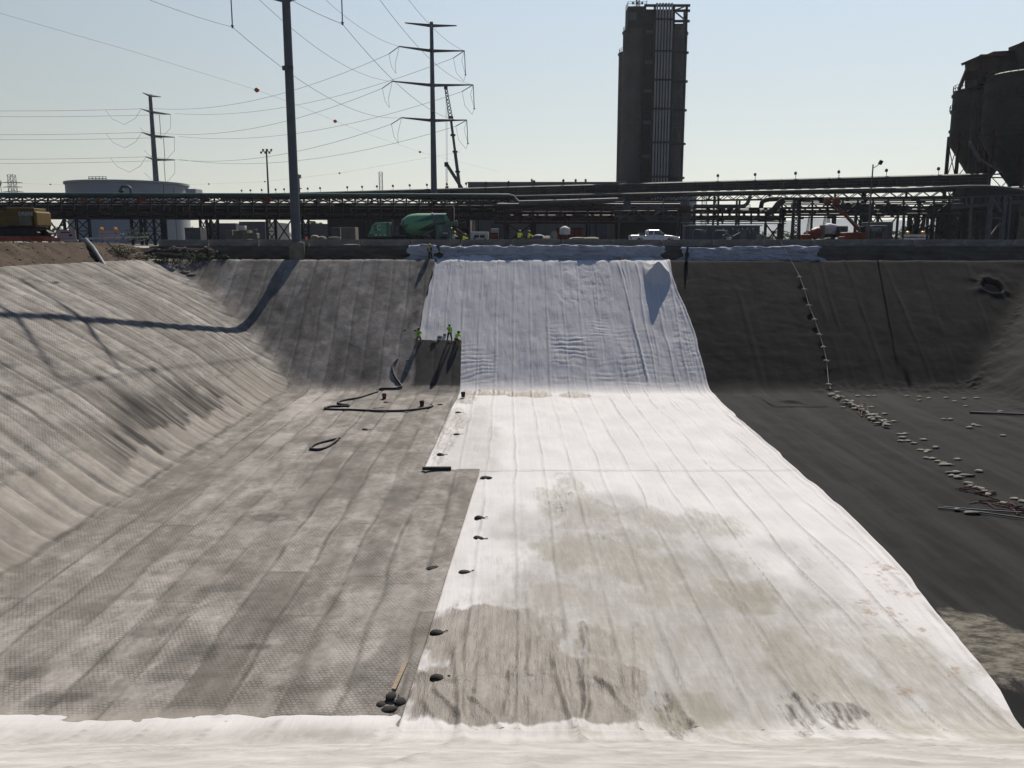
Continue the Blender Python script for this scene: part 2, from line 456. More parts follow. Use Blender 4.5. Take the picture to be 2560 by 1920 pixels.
damp_dim = np.maximum(damp_dim, .5 * sl * np.clip(fbm(Y * 2.4, X * .13, 36) * 2.2 - .35, 0, 1) * np.clip(.5 + fbm(X * .15, Y * .12, 37) * 2, 0, 1))
# new, still wet mats where the crew is working, and the scuffed strip above it
wz = sstep(-10.6, -10.0, X + .5 * fbm(X, Y * .5, 51)) * sstep(82.1, 82.6, Y) * (1 - sstep(88.3, 88.6, Y)) * sf
damp_dim = np.maximum(damp_dim, 1.0 * wz)
damp_dim = np.maximum(damp_dim, sstep(-1.7, -1.2, X - XB(Y)) * sstep(87.5, 88.4, Y) * (.35 + .9 * fbm(X * 1.5, Y * 1.2, 52)))
damp_dim = np.maximum(damp_dim, sf * np.clip(.42 + .85 * fbm(X * .40, Y * .13, 53) + .25 * fbm(X * 1.6, Y * .8, 57), 0, 1) * .8)  # far slope mats darker as a whole, with mottling
lite = .8 * blob(X, Y0, 765, 1020, 60, 42, 3, .3) + .6 * blob(X, Y0, 690, 1105, 60, 20, 4) + .4 * blob(X, Y0, 640, 1180, 60, 20, 6) + .45 * blob(X, Y0, 880, 1640, 70, 30, 7) + .5 * blob(X, Y0, 845, 1760, 55, 30, 8)
toe = np.maximum(toe, (1 - sstep(23.9, 24.9, Y + .9 * fbm(X * .4, Y * .5, 56))) * sstep(-6, -9, X))
lite += .45 * fl * np.exp(-((np.minimum(tf, 1 - tf) * W - .17) / .05) ** 2) * np.clip(fbm(X * .35, Y * .2, 38) * 3, 0, 1)
lite += .7 * sl * np.clip(fbm(Y * 1.3, X * .10, 54) * 1.7 - .1, 0, 1) + .3 * fl * np.clip(fbm(X * .5, Y * .35, 55) * 2 - .2, 0, 1)
mat_o = sheet('concrete_mat_lining', X, Y, Z, M_mat, dict(tone=np.clip(tone, 0, 1), damp_dim=np.clip(damp_dim, 0, 1), seam=np.clip(seam, 0, 1), toe=toe, lite=np.clip(lite, 0, 1)), skip=(189, 419))
tag(mat_o, 'grey quilted concrete mats lining the pit floor and slopes left of the white cloth', 'lining')

# ------------------------------------------------------------------ white geotextile
t = NT('white_geotextile'); v = t.coord()
mud, st, dmp_dim = t.attr('mud'), t.attr('stain'), t.attr('damp_dim')
n2 = t.noise(t.coord((2.4, .5, .8)), 2.0, 7, .62); n3 = t.noise(v, 14, 4, .6)
c = t.mix(t.ramp(t.noise(t.coord((.5, .3, .4)), .9, 7), [(.35, 0), (.68, 1)]), (.440, .430, .429), (.495, .486, .483))
c = t.mix(t.math('MULTIPLY', t.math('MULTIPLY', dmp_dim, .95), t.ramp(t.noise(t.coord((.8, .35, .5)), 1.2, 8, .65), [(.2, .35), (.62, 1)])), c, (.222, .215, .202))
gate = lambda a, k: t.math('MULTIPLY', t.math('MINIMUM', t.math('MULTIPLY', a, 8.0), 1.0), k)
rst = t.ramp(t.math('ADD', st, t.math('MULTIPLY', t.math('SUBTRACT', n2, .5), 1.1)), [(.12, 0), (.95, 1)])
c = t.mix(t.math('MULTIPLY', rst, gate(st, 1.0)), c, (.205, .194, .158))
rmd = t.ramp(t.math('ADD', mud, t.math('MULTIPLY', t.math('SUBTRACT', n2, .5), .8)), [(.30, 0), (.62, 1)])
mdc = t.mix(t.ramp(t.noise(t.coord((1.6, .45, 1)), 1.5, 8, .68), [(.36, 0), (.64, 1)]), (.090, .079, .066), (.168, .150, .128))
c = t.mix(t.math('MULTIPLY', rmd, gate(mud, .95)), c, mdc)
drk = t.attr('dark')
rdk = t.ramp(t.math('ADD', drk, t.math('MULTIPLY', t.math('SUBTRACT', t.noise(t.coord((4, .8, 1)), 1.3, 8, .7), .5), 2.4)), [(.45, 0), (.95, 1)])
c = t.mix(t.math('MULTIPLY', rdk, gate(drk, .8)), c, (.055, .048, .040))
rust = t.attr('rust')
rr = t.ramp(t.math('ADD', rust, t.math('MULTIPLY', t.math('SUBTRACT', t.noise(v, 1.6, 8, .7), .5), 2.2)), [(.62, 0), (.8, 1)])
c = t.mix(t.math('MULTIPLY', rr, gate(rust, .55)), c, (.22, .15, .095))
c = t.mix(t.math('MULTIPLY', t.attr('seam'), .55), c, (.13, .125, .125))
hh = t.math('ADD', t.math('ADD', t.math('MULTIPLY', t.noise(t.coord((7, .55, 1.2)), 1.0, 5, .6), 1.0), t.math('MULTIPLY', n3, .12)), t.math('MULTIPLY', t.noise(t.coord((.7, 5, 5)), 1.0, 5, .6), .35))
nr = t.bump(hh, .40, .10)
gl = t.math('SUBTRACT', .95, t.math('MULTIPLY', rmd, .45))
nr = t.bump(t.math('MULTIPLY', t.noise(t.coord((22, 9, 9)), 1.0, 4, .6), rmd), .5, .05, nr)
t.done(c, gl, nr, spec=t.math('ADD', t.math('MULTIPLY', t.math('MULTIPLY', rmd, gate(mud, 1)), .10), .07))
tr = t.n('ShaderNodeBsdfTranslucent'); t.l(c, tr.inputs['Color'])
ms = t.n('ShaderNodeMixShader'); ms.inputs[0].default_value = .20
t.l(t.b.outputs[0], ms.inputs[1]); t.l(tr.outputs[0], ms.inputs[2]); t.l(ms.outputs[0], t.out.inputs['Surface'])
M_white = t.m

ys = np.concatenate([np.linspace(6, 24.0, 160), np.linspace(23.15, 40, 150), np.linspace(40.1, YS - .002, 80), np.linspace(YS - .14, 81, 190), np.linspace(81.1, 88.298, 92), np.linspace(88.26, 101.85, 168)])
us = np.linspace(0, 1, 330)
U, Y = np.meshgrid(us, ys)
rows = np.arange(len(ys))[:, None] + 0 * U
nearrow = rows < 160
xg = -45 + U * 68
yend = np.where(xg < -3.2, 23.75 + .32 * vn(xg * .45, xg * 0, 91) + .06 * vn(xg * 2.5, xg * 0, 92), 23.9)
Y = np.where(nearrow, 6 + (Y - 6) / 18.0 * (yend - 6), Y)
edgeL = np.where(nearrow, -45.0, XB(np.clip(Y, 23.2, YS - .01)) - .45)
edgeL = np.where((rows >= 390) & (rows < 672), XB(np.clip(Y, YS + .01, 88.2)) - .45, edgeL)
edgeL = np.where(rows >= 672, XB(np.clip(Y, 88.3, 101)) + .02 + .12 * vn(Y * .8, Y * 0, 61), edgeL)
edgeL = np.where(Y > 100.3, -9.2, edgeL)
X = edgeL + U * (XR(Y) - edgeL)
H = pit(X, Y)
onf = sstep(82, 83.5, Y) * (1 - sstep(99, 100, Y)); near = 1 - sstep(22, 24.5, Y)
fl = (1 - onf) * (1 - near)
sx = -3.55 + .10 * vn(Y * .12, Y * 0, 62) - .0 * Y
cx = X + .28 * vn(Y * .16, np.floor((X + 3.6) / 1.86) * 3.7, 63) * sstep(2, 14, X) + .07 * vn(Y * .3, np.floor((X + 3.6) / 1.86) * 5.1, 64)
q = (cx - sx) / 1.86; kq = np.floor(q); tq = q - kq
dist = np.minimum(tq, 1 - tq) * 1.86
ridge = .055 * np.exp(-(dist / .075) ** 2) - .02 * np.exp(-((dist - .22) / .12) ** 2)
Z = H + .055 + ridge * (.5 + .9 * np.abs(fbm(X * .3, Y * .25, 65)))
Z += .05 * fbm(X * .45, Y * .30, 66) + .022 * fbm(X * 2.6, Y * .35, 67, 4) * (1 + 1.2 * onf)
Z += onf * (.09 * fbm(X * .30, Y * .30, 68, 3) + .03 * fbm(X * 1.4, Y * .12, 69, 3))
def rip(x0, x1, y0, y1, amp, fr, seed, skew=.0):
    m = sstep(x0 - .6, x0 + .6, X) * (1 - sstep(x1 - .8, x1 + .8, X)) * sstep(y0 - .8, y0 + .8, Y) * (1 - sstep(y1 - .8, y1 + .8, Y))
    m = m * np.clip(.55 + 1.1 * fbm(X * .3, Y * .4, seed), 0, 1.3)
    ph = 2 * math.pi * (Y * fr + skew * X + .9 * fbm(X * .35, Y * .5, seed + 1))
    return m * amp * (np.abs(np.sin(ph * .5)) ** .7)
Z += rip(-6, -3.4, 83, 87.9, .09, 1.9, 70, -.25) + .6 * rip(-3.4, -1.6, 82.8, 86.5, .11, 1.9, 70, -.25)
Z += rip(4.0, 10.5, 83.2, 90.5, .07, 1.7, 72, .05) + rip(6.5, 10.5, 88, 92, .04, 2.2, 74) + rip(11.0, 19, 82.3, 90, .03, 1.5, 76, .1)
m = sstep(4, 6, X) * (1 - sstep(10.5, 12.5, X)) * sstep(92, 94, Y) * (1 - sstep(99, 99.8, Y))
Z += m * (.035 * np.abs(fbm(X * 1.6, Y * .9, 78, 4)) * 2 - .02)
m = sstep(16, 18.5, X) * sstep(82, 84, Y) * (1 - sstep(97, 98, Y)); Z += m * .03 * np.abs(fbm(X * .9, Y * 1.9, 79, 3)) * 2
# long pulled folds towards the right edge
for (x0, x1, wd, am) in ((12.6, 11.4, .10, .12), (13.0, 12.3, .07, .08), (14.6, 14.5, .09, .12), (16.4, 16.2, .09, .10), (18.2, 18.6, .1, .1)):
    xc = x0 + (x1 - x0) * (100 - Y) / 18 * -1 + .2 * vn(Y * .3, Y * 0 + x0, 80)
    Z += am * np.exp(-((X - xc) / wd) ** 2) * sstep(81.5, 84, Y) * (1 - sstep(99, 100, Y))
Z += .10 * np.exp(-((XR(Y) - X - .12) / .10) ** 2) * sstep(24, 30, Y) + .06 * np.exp(-((XR(Y) - X - .5) / .12) ** 2)
# creases of the muddy corner and the near toe
m = blob(X, Y, 1280, 1710, 320, 150, 5, .3)
Z += m * (.05 * np.abs(fbm((X + Y) * .9, (Y - X) * .35, 81, 3)) * 2 + .03 * np.abs(fbm(X * 3.5, Y * .5, 82, 2)) * 2)
for xc in (-1.6, 1.85, 5.5, 9.5):
    Z += .14 * np.exp(-((X - xc + .1 * (Y - 24)) / .13) ** 2) * sstep(19.5, 22, Y) * (1 - sstep(24, 30, Y))
m = blob(X, Y, 2400, 1880, 260, 50, 6, .4); Z += m * .12 * np.abs(fbm(X * .5, Y * 1.6, 83, 3)) * 2
crease = np.zeros_like(X)
def fold(pts, amp, wd, dk=.5):
    global Z, crease
    w_ = [hit(*p)[:2] for p in pts]; dm = np.full(X.shape, 9.0)
    wx = X + .10 * fbm(X * 1.5, Y * 1.5, 96, 3); wy = Y + .10 * fbm(X * 1.5 + 7, Y * 1.5, 97, 3)
    for (ax, ay), (bx_, by) in zip(w_[:-1], w_[1:]):
        L2 = (bx_ - ax) ** 2 + (by - ay) ** 2; tt = np.clip(((wx - ax) * (bx_ - ax) + (wy - ay) * (by - ay)) / L2, 0, 1)
        dm = np.minimum(dm, np.hypot(wx - ax - tt * (bx_ - ax), wy - ay - tt * (by - ay)))
    brk = np.clip(.55 + 1.5 * fbm(X * .9, Y * .9, 98, 3), 0, 1)
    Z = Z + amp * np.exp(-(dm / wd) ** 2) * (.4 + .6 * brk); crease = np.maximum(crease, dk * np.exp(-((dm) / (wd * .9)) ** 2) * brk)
for pts, amp, wd, dk in [([(1062, 1690), (1130, 1712), (1260, 1690), (1400, 1684), (1490, 1702), (1570, 1745)], .06, .10, .9), ([(1458, 1560), (1466, 1660), (1462, 1690), (1470, 1760), (1455, 1830)], .16, .12, .6), ([(1280, 1682), (1276, 1740), (1262, 1800)], .10, .10, .8),
        ([(1480, 1690), (1530, 1730), (1570, 1780)], .12, .12, .8), ([(1370, 1690), (1450, 1710), (1480, 1712)], .07, .12, .8), ([(1090, 1730), (1130, 1770), (1190, 1830)], .10, .10, .4), ([(1170, 1745), (1230, 1790), (1260, 1835)], .09, .09, .4), ([(1060, 1760), (1090, 1800), (1110, 1835)], .07, .09, .3),
        ([(1320, 1480), (1330, 1600), (1322, 1690)], .07, .10, .5), ([(1590, 1560), (1592, 1700), (1600, 1850)], .10, .10, .3), ([(1440, 1600), (1452, 1700)], .08, .07, .7), ([(1385, 1560), (1395, 1690)], .06, .07, .6)]:
    fold(pts, amp, wd, dk)
Z += near * (.05 * fbm(X * .10, Y * .35, 84, 3) + .012 * fbm(X * .5, Y * 2.0, 85, 3))
Z = np.where(nearrow, np.maximum(Z, H + .03) + .02 - .12 * ((Y > 23.15) & (X > XB(np.clip(Y, 23.2, 101)) - .1)) + .11 * sstep(21.0, 23.0, Y) * (X < XB(np.clip(Y, 23.2, 101)) + .1), Z)
Z = np.where((X < XB(np.clip(Y, 23.2, 101)) - .02) & ~nearrow & (rows < 672), np.minimum(Z - .08, H + .02), Z)
# the raised fold at the rim that throws the wedge of shade
tent = np.clip(1 - np.abs(X - 17.0) / np.where(X < 17, 1.7, 1.5), 0, 1) ** .8
prof = np.clip(np.minimum((100.2 - Y) / 1.0, 1), 0, 1) * np.clip((Y - 96.2) / 1.3, 0, 1)
lift = np.clip(-2.35 - H, 0, 2.6)
Z += tent * np.clip((Y - 96.1) / 1.1, 0, 1) ** 1.5 * lift * 1.1
Z += .06 * tent * np.sin(X * 9 + Y * 3) * np.clip(prof, 0, 1)
# the loose end propped up against the wall behind the rim
lf = np.interp(X, [-9.3, -8.6, -7.2, -5.4, -4.6, -3.9, -3.2, -2.85, -2.4, -1.6, 14.0, 14.6, 16, 17.2, 18.5], [.02, .35, .8, 1.15, 1.35, 1.2, 1.25, 1.32, .6, .04, .04, .5, .75, .45, .1])
Z += np.clip((Y - 100.2) / 1.6, 0, 1) * lf * .56 * (1 + .1 * np.sin(X * 5)) + .04 * sstep(99.6, 100.2, Y) * vn(X * 2.2, Y * 0, 86)
wseam = .85 * np.exp(-((dist - .015) / .032) ** 2) * np.clip(.55 + 1.3 * fbm(X * .4, Y * .25, 94), 0, 1) * (1 - .5 * onf)
wseam = np.maximum(wseam, .6 * np.exp(-((Y - YS - .1) / .06) ** 2) * (X > -2))
wseam = np.maximum(wseam, .5 * np.exp(-((np.abs(tq - .5) * 1.86 - .1) / .03) ** 2) * np.clip(fbm(X * .5, Y * .3, 95) * 3 - .6, 0, 1))
Z += .014 * (rows >= 390) - .009 * (rows >= 672)
mud = np.zeros_like(X); stn = np.zeros_like(X); dmp_dim = np.zeros_like(X); drk = np.zeros_like(X); rst = np.zeros_like(X)
for (px, py, rx, ry, s_) in [(1270, 1735, 350, 130, 1), (1190, 1600, 170, 100, .85), (1330, 1580, 110, 70, .55), (1490, 1600, 70, 60, .45), (1460, 1745, 190, 110, 1), (1330, 988, 75, 12, .8), (1220, 985, 90, 10, .75), (1440, 990, 50, 10, .6),
                            (1165, 1000, 40, 14, .5), (1130, 1060, 50, 60, .45), (1110, 1110, 40, 60, .4)]:
    mud = np.maximum(mud, s_ * blob(X, Y, px, py, rx, ry, px + py, .35))
mud *= sstep(23.2, 23.9, Y + .6 * fbm(X * .8, Y * .3, 88))
mud *= 1 - sstep(5.0, 5.6, X + .4 * fbm(Y * 1.2, X * .5, 99) ) * (Y < 40)
for (px, py, rx, ry, s_) in [(1480, 1380, 200, 70, .55), (1610, 1420, 130, 60, .55), (1690, 1490, 160, 50, .5), (1470, 1290, 120, 40, .45), (1790, 1310, 110, 40, .4), (1870, 1500, 90, 60, .7),
                            (1990, 1660, 140, 110, .65), (2110, 1730, 160, 130, .6), (1720, 1780, 150, 60, .75), (2260, 1660, 170, 130, .5), (1560, 1620, 150, 80, .55), (1400, 1500, 160, 50, .5),
                            (2420, 1780, 120, 110, .55), (1850, 1590, 150, 50, .4), (1420, 1250, 90, 70, .4), (1640, 1300, 120, 40, .4), (2060, 1600, 120, 40, .45)]:
    stn = np.maximum(stn, s_ * blob(X, Y, px, py, rx, ry, px * 3 + py, .6))
stn = np.maximum(stn, .34 * blob(X, Y, 1700, 1560, 560, 290, 77, .5, .5))
for (px, py, rx, ry, s_) in [(1680, 1805, 60, 60, .62), (2000, 1810, 60, 50, .66), (2090, 1790, 70, 45, .72), (2000, 1750, 60, 25, .6), (1395, 1270, 35, 50, .45), (1420, 1235, 40, 25, .4), (1510, 1345, 40, 20, .35), (1580, 1375, 30, 30, .35), (1470, 1700, 100, 12, .5), (1280, 1680, 30, 60, .5), (1520, 1720, 60, 40, .5), (1180, 1590, 30, 12, .5),
                            (1160, 668, 90, 10, .45), (1080, 810, 40, 20, .35), (1290, 890, 25, 40, .3), (1310, 930, 30, 40, .35), (1335, 955, 30, 30, .3)]:
    drk = np.maximum(drk, s_ * blob(X, Y, px, py, rx, ry, px * 5 + py, .7, 1.4))
for (px, py, rx, ry, s_) in [(1640, 1500, 520, 300, .8), (1500, 1310, 280, 90, .7), (2000, 1640, 400, 170, .4), (1180, 1110, 90, 130, .45), (1750, 1750, 300, 120, .4), (1290, 1350, 60, 40, .4), (1400, 1330, 200, 30, .3)]:
    dmp_dim = np.maximum(dmp_dim, s_ * blob(X, Y, px, py, rx, ry, px * 7 + py, .45, .35))
for (px, py, rx, ry) in [(2200, 1530, 120, 60), (2330, 1620, 110, 70), (2280, 1460, 100, 50), (2430, 1700, 90, 60), (2250, 1750, 90, 60), (2170, 1420, 90, 40)]:
    rst = np.maximum(rst, .55 * blob(X, Y, px, py, rx, ry, px + 9, .6))
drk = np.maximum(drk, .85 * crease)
near_dim = near * np.clip(.25 + .8 * fbm(X * .15, Y * .9, 90), 0, 1) * .28  # tan tint that tones down the brightly sunlit near slope
stn = np.maximum(stn, near_dim * sstep(-2, -10, X))
dmp_dim = np.maximum(dmp_dim, (1 - sstep(22.3, 24.2, Y)) * (.95 + .2 * fbm(X * .3, Y * 1.1, 93)) * (1 - .45 * np.exp(-((Y - 22.4) / .5) ** 2) * (X > -4)))  # near slope dimmed in its colour against the strong sun, toe band less
wo = sheet('white_geotextile', X, Y, Z, M_white, dict(mud=mud, stain=stn, damp_dim=dmp_dim, dark=drk, rust=rst, seam=wseam), skip=(159, 389, 671))
tag(wo, 'white geotextile cloth spread down the far slope and across the pit floor', 'cloth')

# ------------------------------------------------------------------ black liner
t = NT('black_liner'); v = t.coord()
n1 = t.noise(t.coord((.9, .07, .3)), 1.0, 7, .6); n2 = t.noise(v, .5, 8, .65)
c = t.mix(t.ramp(n1, [(.42, 0), (.62, 1)]), (.0074, .0077, .0080), (.0160, .0162, .0163))
c = t.mix(t.math('MULTIPLY', t.ramp(n2, [(.45, 0), (.75, 1)]), .5), c, (.0195, .0190, .0182))
c = t.mix(t.ramp(t.math('ADD', t.attr('mud'), t.math('MULTIPLY', t.math('SUBTRACT', t.noise(t.coord((1.6, .8, 1)), 1.3, 7, .7), .5), 1.5)), [(.4, 0), (.7, 1)]), c, t.mix(t.ramp(t.noise(t.coord((.8, 1.6, 1)), 1.6, 8, .7), [(.42, 0), (.6, 1)]), (.035, .032, .028), (.115, .106, .088)))
c = t.mix(t.math('SUBTRACT', 1.0, t.attr('unshaded')), c, (.52, .53, .55), 'MULTIPLY')  # far slope's weaker light put into the liner colour as a darker tone
c = t.mix(t.math('MULTIPLY', t.attr('seam'), .7), c, (.007, .0065, .006))
nr = t.bump(t.noise(v, 2.6, 8, .65), .22, .08)
M_black = t.done(c, .95, nr, spec=.05)
xs = np.concatenate([np.linspace(9, 30, 90), np.linspace(30.15, 66, 240)]); ys = np.concatenate([np.linspace(16, 80, 260), np.linspace(80.15, 101.0, 170)])
X, Y = np.meshgrid(xs, ys); H = pit(X, Y)
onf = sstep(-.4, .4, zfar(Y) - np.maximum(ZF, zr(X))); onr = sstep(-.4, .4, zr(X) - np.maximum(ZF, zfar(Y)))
Z = H + .05 * fbm(X * .3, Y * .3, 101) + .05 * onf * fbm(X * .35, Y * .6, 102) + .05 * onf * np.abs(fbm(X * .5, Y * .8, 103, 3)) + onr * .22 * fbm(X * .5, Y * .45, 104) 
seam = np.zeros_like(X)
for i, (xt, xb) in enumerate([(21.3, 21), (26, 25.4), (35.3, 33.6), (39.7, 37.9), (44.1, 42.6), (48.5, 45.0), (53.9, 49.5), (36.5, 34.6)]):
    f_ = np.clip((100 - Y) / 18, 0, 1); xc = xt + (xb - xt) * f_ + .10 * vn(Y * .5, Y * 0 + i, 105)
    wgt = np.clip(.5 + 1.2 * fbm(Y * .25, Y * 0 + i * 3.3, 106, 3), 0, 1) if i else 0
    Z += onf * .11 * wgt * np.exp(-((X - xc) / .18) ** 2)
    seam = np.maximum(seam, .38 * wgt * np.exp(-((X - xc + .22) / .10) ** 2) * np.where(onf > .5, 1, .8))
vd = np.abs((X - 46) - (Y - 82)); Z += .18 * np.exp(-(vd / .5) ** 2) * np.abs(fbm(X * .7, Y * .7, 107)) * 2 * (X > 46)
tm = np.exp(-((Y - 82.0) / 1.2) ** 2) * (X > 30) * (X < 47) + np.exp(-((X - 46.2) / 1.4) ** 2) * (Y < 83)
Z += tm * .10 * np.abs(fbm(X * 1.3, Y * 1.3, 108, 3)) * 2
Z = H + (Z - H) * sstep(-.9, .1, X - XR(Y)) - .05 * (1 - sstep(-.9, .1, X - XR(Y)))
hx, hy, _ = hit(2478, 716)
rr_ = np.sqrt((X - hx) ** 2 + ((Y - hy) * 1.3) ** 2); an = np.arctan2(Y - hy, X - hx)
rr_ = rr_ * (1 + .25 * vn(an * 1.2, an * 0, 110))
Z += -1.3 * np.exp(-(rr_ / .9) ** 4) + .16 * np.exp(-((rr_ - 1.35) / .4) ** 2) + .10 * vn(an * 3.2, rr_ * .3, 111) * np.exp(-((rr_ - 2.0) / 1.0) ** 2)
mud = .95 * blob(X, Y, 2500, 1620, 170, 130, 3, .3) + .35 * blob(X, Y, 2490, 1500, 40, 8, 5)
mud = np.maximum(mud, tm * np.clip(.1 + .5 * fbm(X, Y, 109), 0, 1) * .55)
lo = sheet('black_liner', X, Y, Z, M_black, dict(mud=mud, seam=seam, unshaded=1 - sstep(81.2, 83.5, Y) * (1 - onr)))
tag(lo, 'black plastic liner covering the right half of the pit', 'liner')

# ------------------------------------------------------------------ materials of the things
M_galv = pm('galvanised_steel', (.062, .070, .078), .12, .8, .6, metal=.0)
M_steel = pm('dark_steel', (.020, .0195, .021), .35, 1.2, .7)
M_steel2 = pm('grey_steel', (.058, .060, .062), .3, 1.2, .65)
M_rust = pm('red_oxide_steel', (.034, .018, .016), .35, 1.0, .8)
M_gpipe = pm('green_pipe_paint', (.028, .058, .053), .25, .8, .5)
M_gal = pm('gallery_sheeting', (.025, .025, .025), .3, .35, .8, st=(1, 1, .3))
M_conc = pm('barrier_concrete', (.125, .114, .096), .35, .9, .95, bump=.3)
M_plinth = pm('plinth_concrete', (.12, .105, .08), .25, 1.2, .95, bump=.3)
M_silo = pm('silo_concrete', (.056, .055, .054), .18, .25, .9, bump=.2)
M_silog = pm('silo_green_steel', (.018, .0225, .0215), .3, .35, .75)
M_silor = pm('rusty_sheeting', (.026, .020, .018), .35, .5, .85)
M_tank = pm('tank_paint', (.20, .212, .222), .06, .1, .6)
M_bldg = pm('beige_cladding', (.10, .097, .088), .08, .15, .8, st=(3, 3, .1))
M_bldg2 = pm('grey_cladding', (.062, .066, .070), .12, .3, .8)
M_roofw = pm('pale_roof', (.36, .345, .31), .1, .5, .7)
M_wire = pm('wire', (.06, .06, .06), .1, 1, .6)
M_ins = pm('insulator', (.10, .11, .115), .15, 3, .5)
M_ball = pm('marker_orange', (.42, .07, .03), .15, 1, .6)
M_blk = pm('black_rubber', (.018, .018, .019), .3, 2, .7)
M_white = M_white
M_wpaint = pm('white_paint', (.44, .45, .47), .05, 1.5, .35, spec=.5)
M_dirtyw = pm('dirty_white', (.36, .35, .32), .25, 2, .8)
M_orange = pm('orange_paint', (.13, .028, .012), .3, 1.5, .6)
M_ored = pm('faded_red_paint', (.11, .026, .022), .3, 1.5, .6)
M_yel = pm('machine_yellow', (.088, .058, .016), .22, .8, .55)
M_grn = pm('mixer_green', (.006, .046, .029), .2, .7, .35, spec=.5)
M_lgrn = pm('mixer_light_green', (.075, .180, .098), .15, .7, .4)
M_glass = pm('dark_glass', (.02, .024, .028), .2, .5, .12, spec=.8)
M_lens = pm('lamp_lens', (.55, .56, .55), .1, 2, .2)
M_red = pm('red_lens', (.35, .015, .012), .1, 2, .3)
M_amber = pm('amber_lens', (.75, .27, .02), .1, 2, .3)
M_hiv = pm('hi_vis_lime', (.26, .50, .05), .12, 4, .8)
M_hivy = pm('hi_vis_yellow', (.58, .62, .05), .12, 4, .8)
M_jean = pm('dark_trousers', (.022, .026, .040), .25, 5, .9)
M_brown = pm('brown_trousers', (.075, .055, .040), .25, 5, .9)
M_skin = pm('skin', (.36, .21, .14), .1, 5, .6)
M_bag = pm('sandbag_cloth', (.155, .145, .122), .2, 5, .95, bump=.3)
M_bagd = pm('dark_sandbag_cloth', (.020, .019, .018), .35, 5, .9, bump=.3)
M_wood = pm('old_timber', (.16, .125, .09), .25, 3, .9, st=(1, 6, 1))
M_rope = pm('pale_rope', (.50, .48, .42), .15, 8, .9)
M_tan = pm('container_tan', (.10, .093, .074), .15, .8, .8)

def tube_obj(name, pts, r, m, label, cat, group=None, n=6):
    o = MB().tube(pts, r, n).build(name, m, smooth=True); return tag(o, label, cat, group)

def lettering(txt, size, m, parent, loc, rot, name='lettering'):
    cu = bpy.data.curves.new('t', 'FONT'); cu.body = txt; cu.size = size; cu.extrude = .006; cu.align_x = 'CENTER'; cu.align_y = 'CENTER'
    to = bpy.data.objects.new('t', cu); COL.objects.link(to)
    bpy.context.view_layer.update()
    me = bpy.data.meshes.new_from_object(to.evaluated_get(bpy.context.evaluated_depsgraph_get()))
    bpy.data.objects.remove(to)
    me.materials.clear(); me.materials.append(m)
    o = bpy.data.objects.new(name, me); COL.objects.link(o); o.parent = parent; o.location = loc; o.rotation_euler = rot
    return o

# ------------------------------------------------------------------ wall below the barriers and the cloth on it
t = NT('earth_wall'); v = t.coord()
c = t.mix(t.ramp(t.noise(t.coord((.35, 1, 1.2)), 1.0, 8, .66), [(.36, 0), (.64, 1)]), (.024, .020, .0155), (.068, .060, .047))
c = t.mix(t.ramp(t.noise(t.coord((2.2, 1, .3)), 1.0, 6, .7), [(.5, 0), (.75, 1)]), c, (.045, .040, .028))
M_wall = t.done(c, .95, t.bump(t.noise(v, 3, 8, .7), .8, .15))
xs = np.linspace(-44, 72, 460); zz = np.linspace(0, 1, 16)
X, T = np.meshgrid(xs, zz)
Z = -2.45 + 2.05 * T; Y = 101.95 + .38 * T - .12 * np.abs(fbm(X * .5, Z * 2, 201)) * 3 + .05 * fbm(X * 3, Z * 3, 202)
Z = np.where(T > .97, -.49 + .05 * fbm(X * .6, X * 0, 203), Z); Y = np.where(T > .97, 103.4, Y)
tag(sheet('cut_wall', X, Y, Z, M_wall), 'dark rough earth and concrete wall under the road barriers', 'wall')

def wall_cloth(px0, px1, label, seed, droop=0.0):
    x0, x1 = X_(px0, 101.6), X_(px1, 101.6)
    xs = np.linspace(x0, x1, int((x1 - x0) / .10) + 4); tt = np.linspace(0, 1, 26)
    X, T = np.meshgrid(xs, tt)
    e_ = .55 * vn(T * 2.6, T * 0, seed + 8) + .2 * vn(T * 9, T * 0, seed + 9); X = X + e_ * np.exp(-((X - x0) / 1.0) ** 2) - 1.3 * e_ * np.exp(-((X - x1) / 1.0) ** 2)
    top = -.45 + .30 * fbm(X * .30, X * 0, seed) + .10 * vn(X * 1.1, X * 0, seed + 1) - droop
    Z = -2.25 + (top + 2.25) * T
    Y = 101.72 + .30 * T - .50 * np.abs(fbm(X * .30, Z * 1.4, seed + 2)) * 1.6 - .16 * np.abs(fbm(X * .9 + Z * 2, Z * 2.6, seed + 3)) * 2
    Y += .12 * np.exp(-((T - .72 - .15 * vn(X * .2, X * 0, seed + 4)) / .05) ** 2) * -1 * np.clip(vn(X * .22, X * 0, seed + 5) * 2, 0, 1)
    Y = np.where(T > .96, Y + .35, Y)
    z0 = np.zeros_like(X)
    o = sheet('wall_sheet', X, Y, Z, M_wcloth, None)
    return tag(o, label, 'cloth sheet', 'cloth sheets hung on the wall')
M_wcloth = pm('wall_cloth', (.22, .235, .265), .10, .5, .9, c2=(.29, .305, .335))
wall_cloth(1014, 1098, 'short pale cloth sheet on the wall behind the lone worker with a yellow helmet', 210)
wall_cloth(1108, 1652, 'long white cloth sheet hung on the wall above the white covered slope', 220)
wall_cloth(1700, 2056, 'blue grey cloth sheet hung on the wall above the black slope', 230, .05)

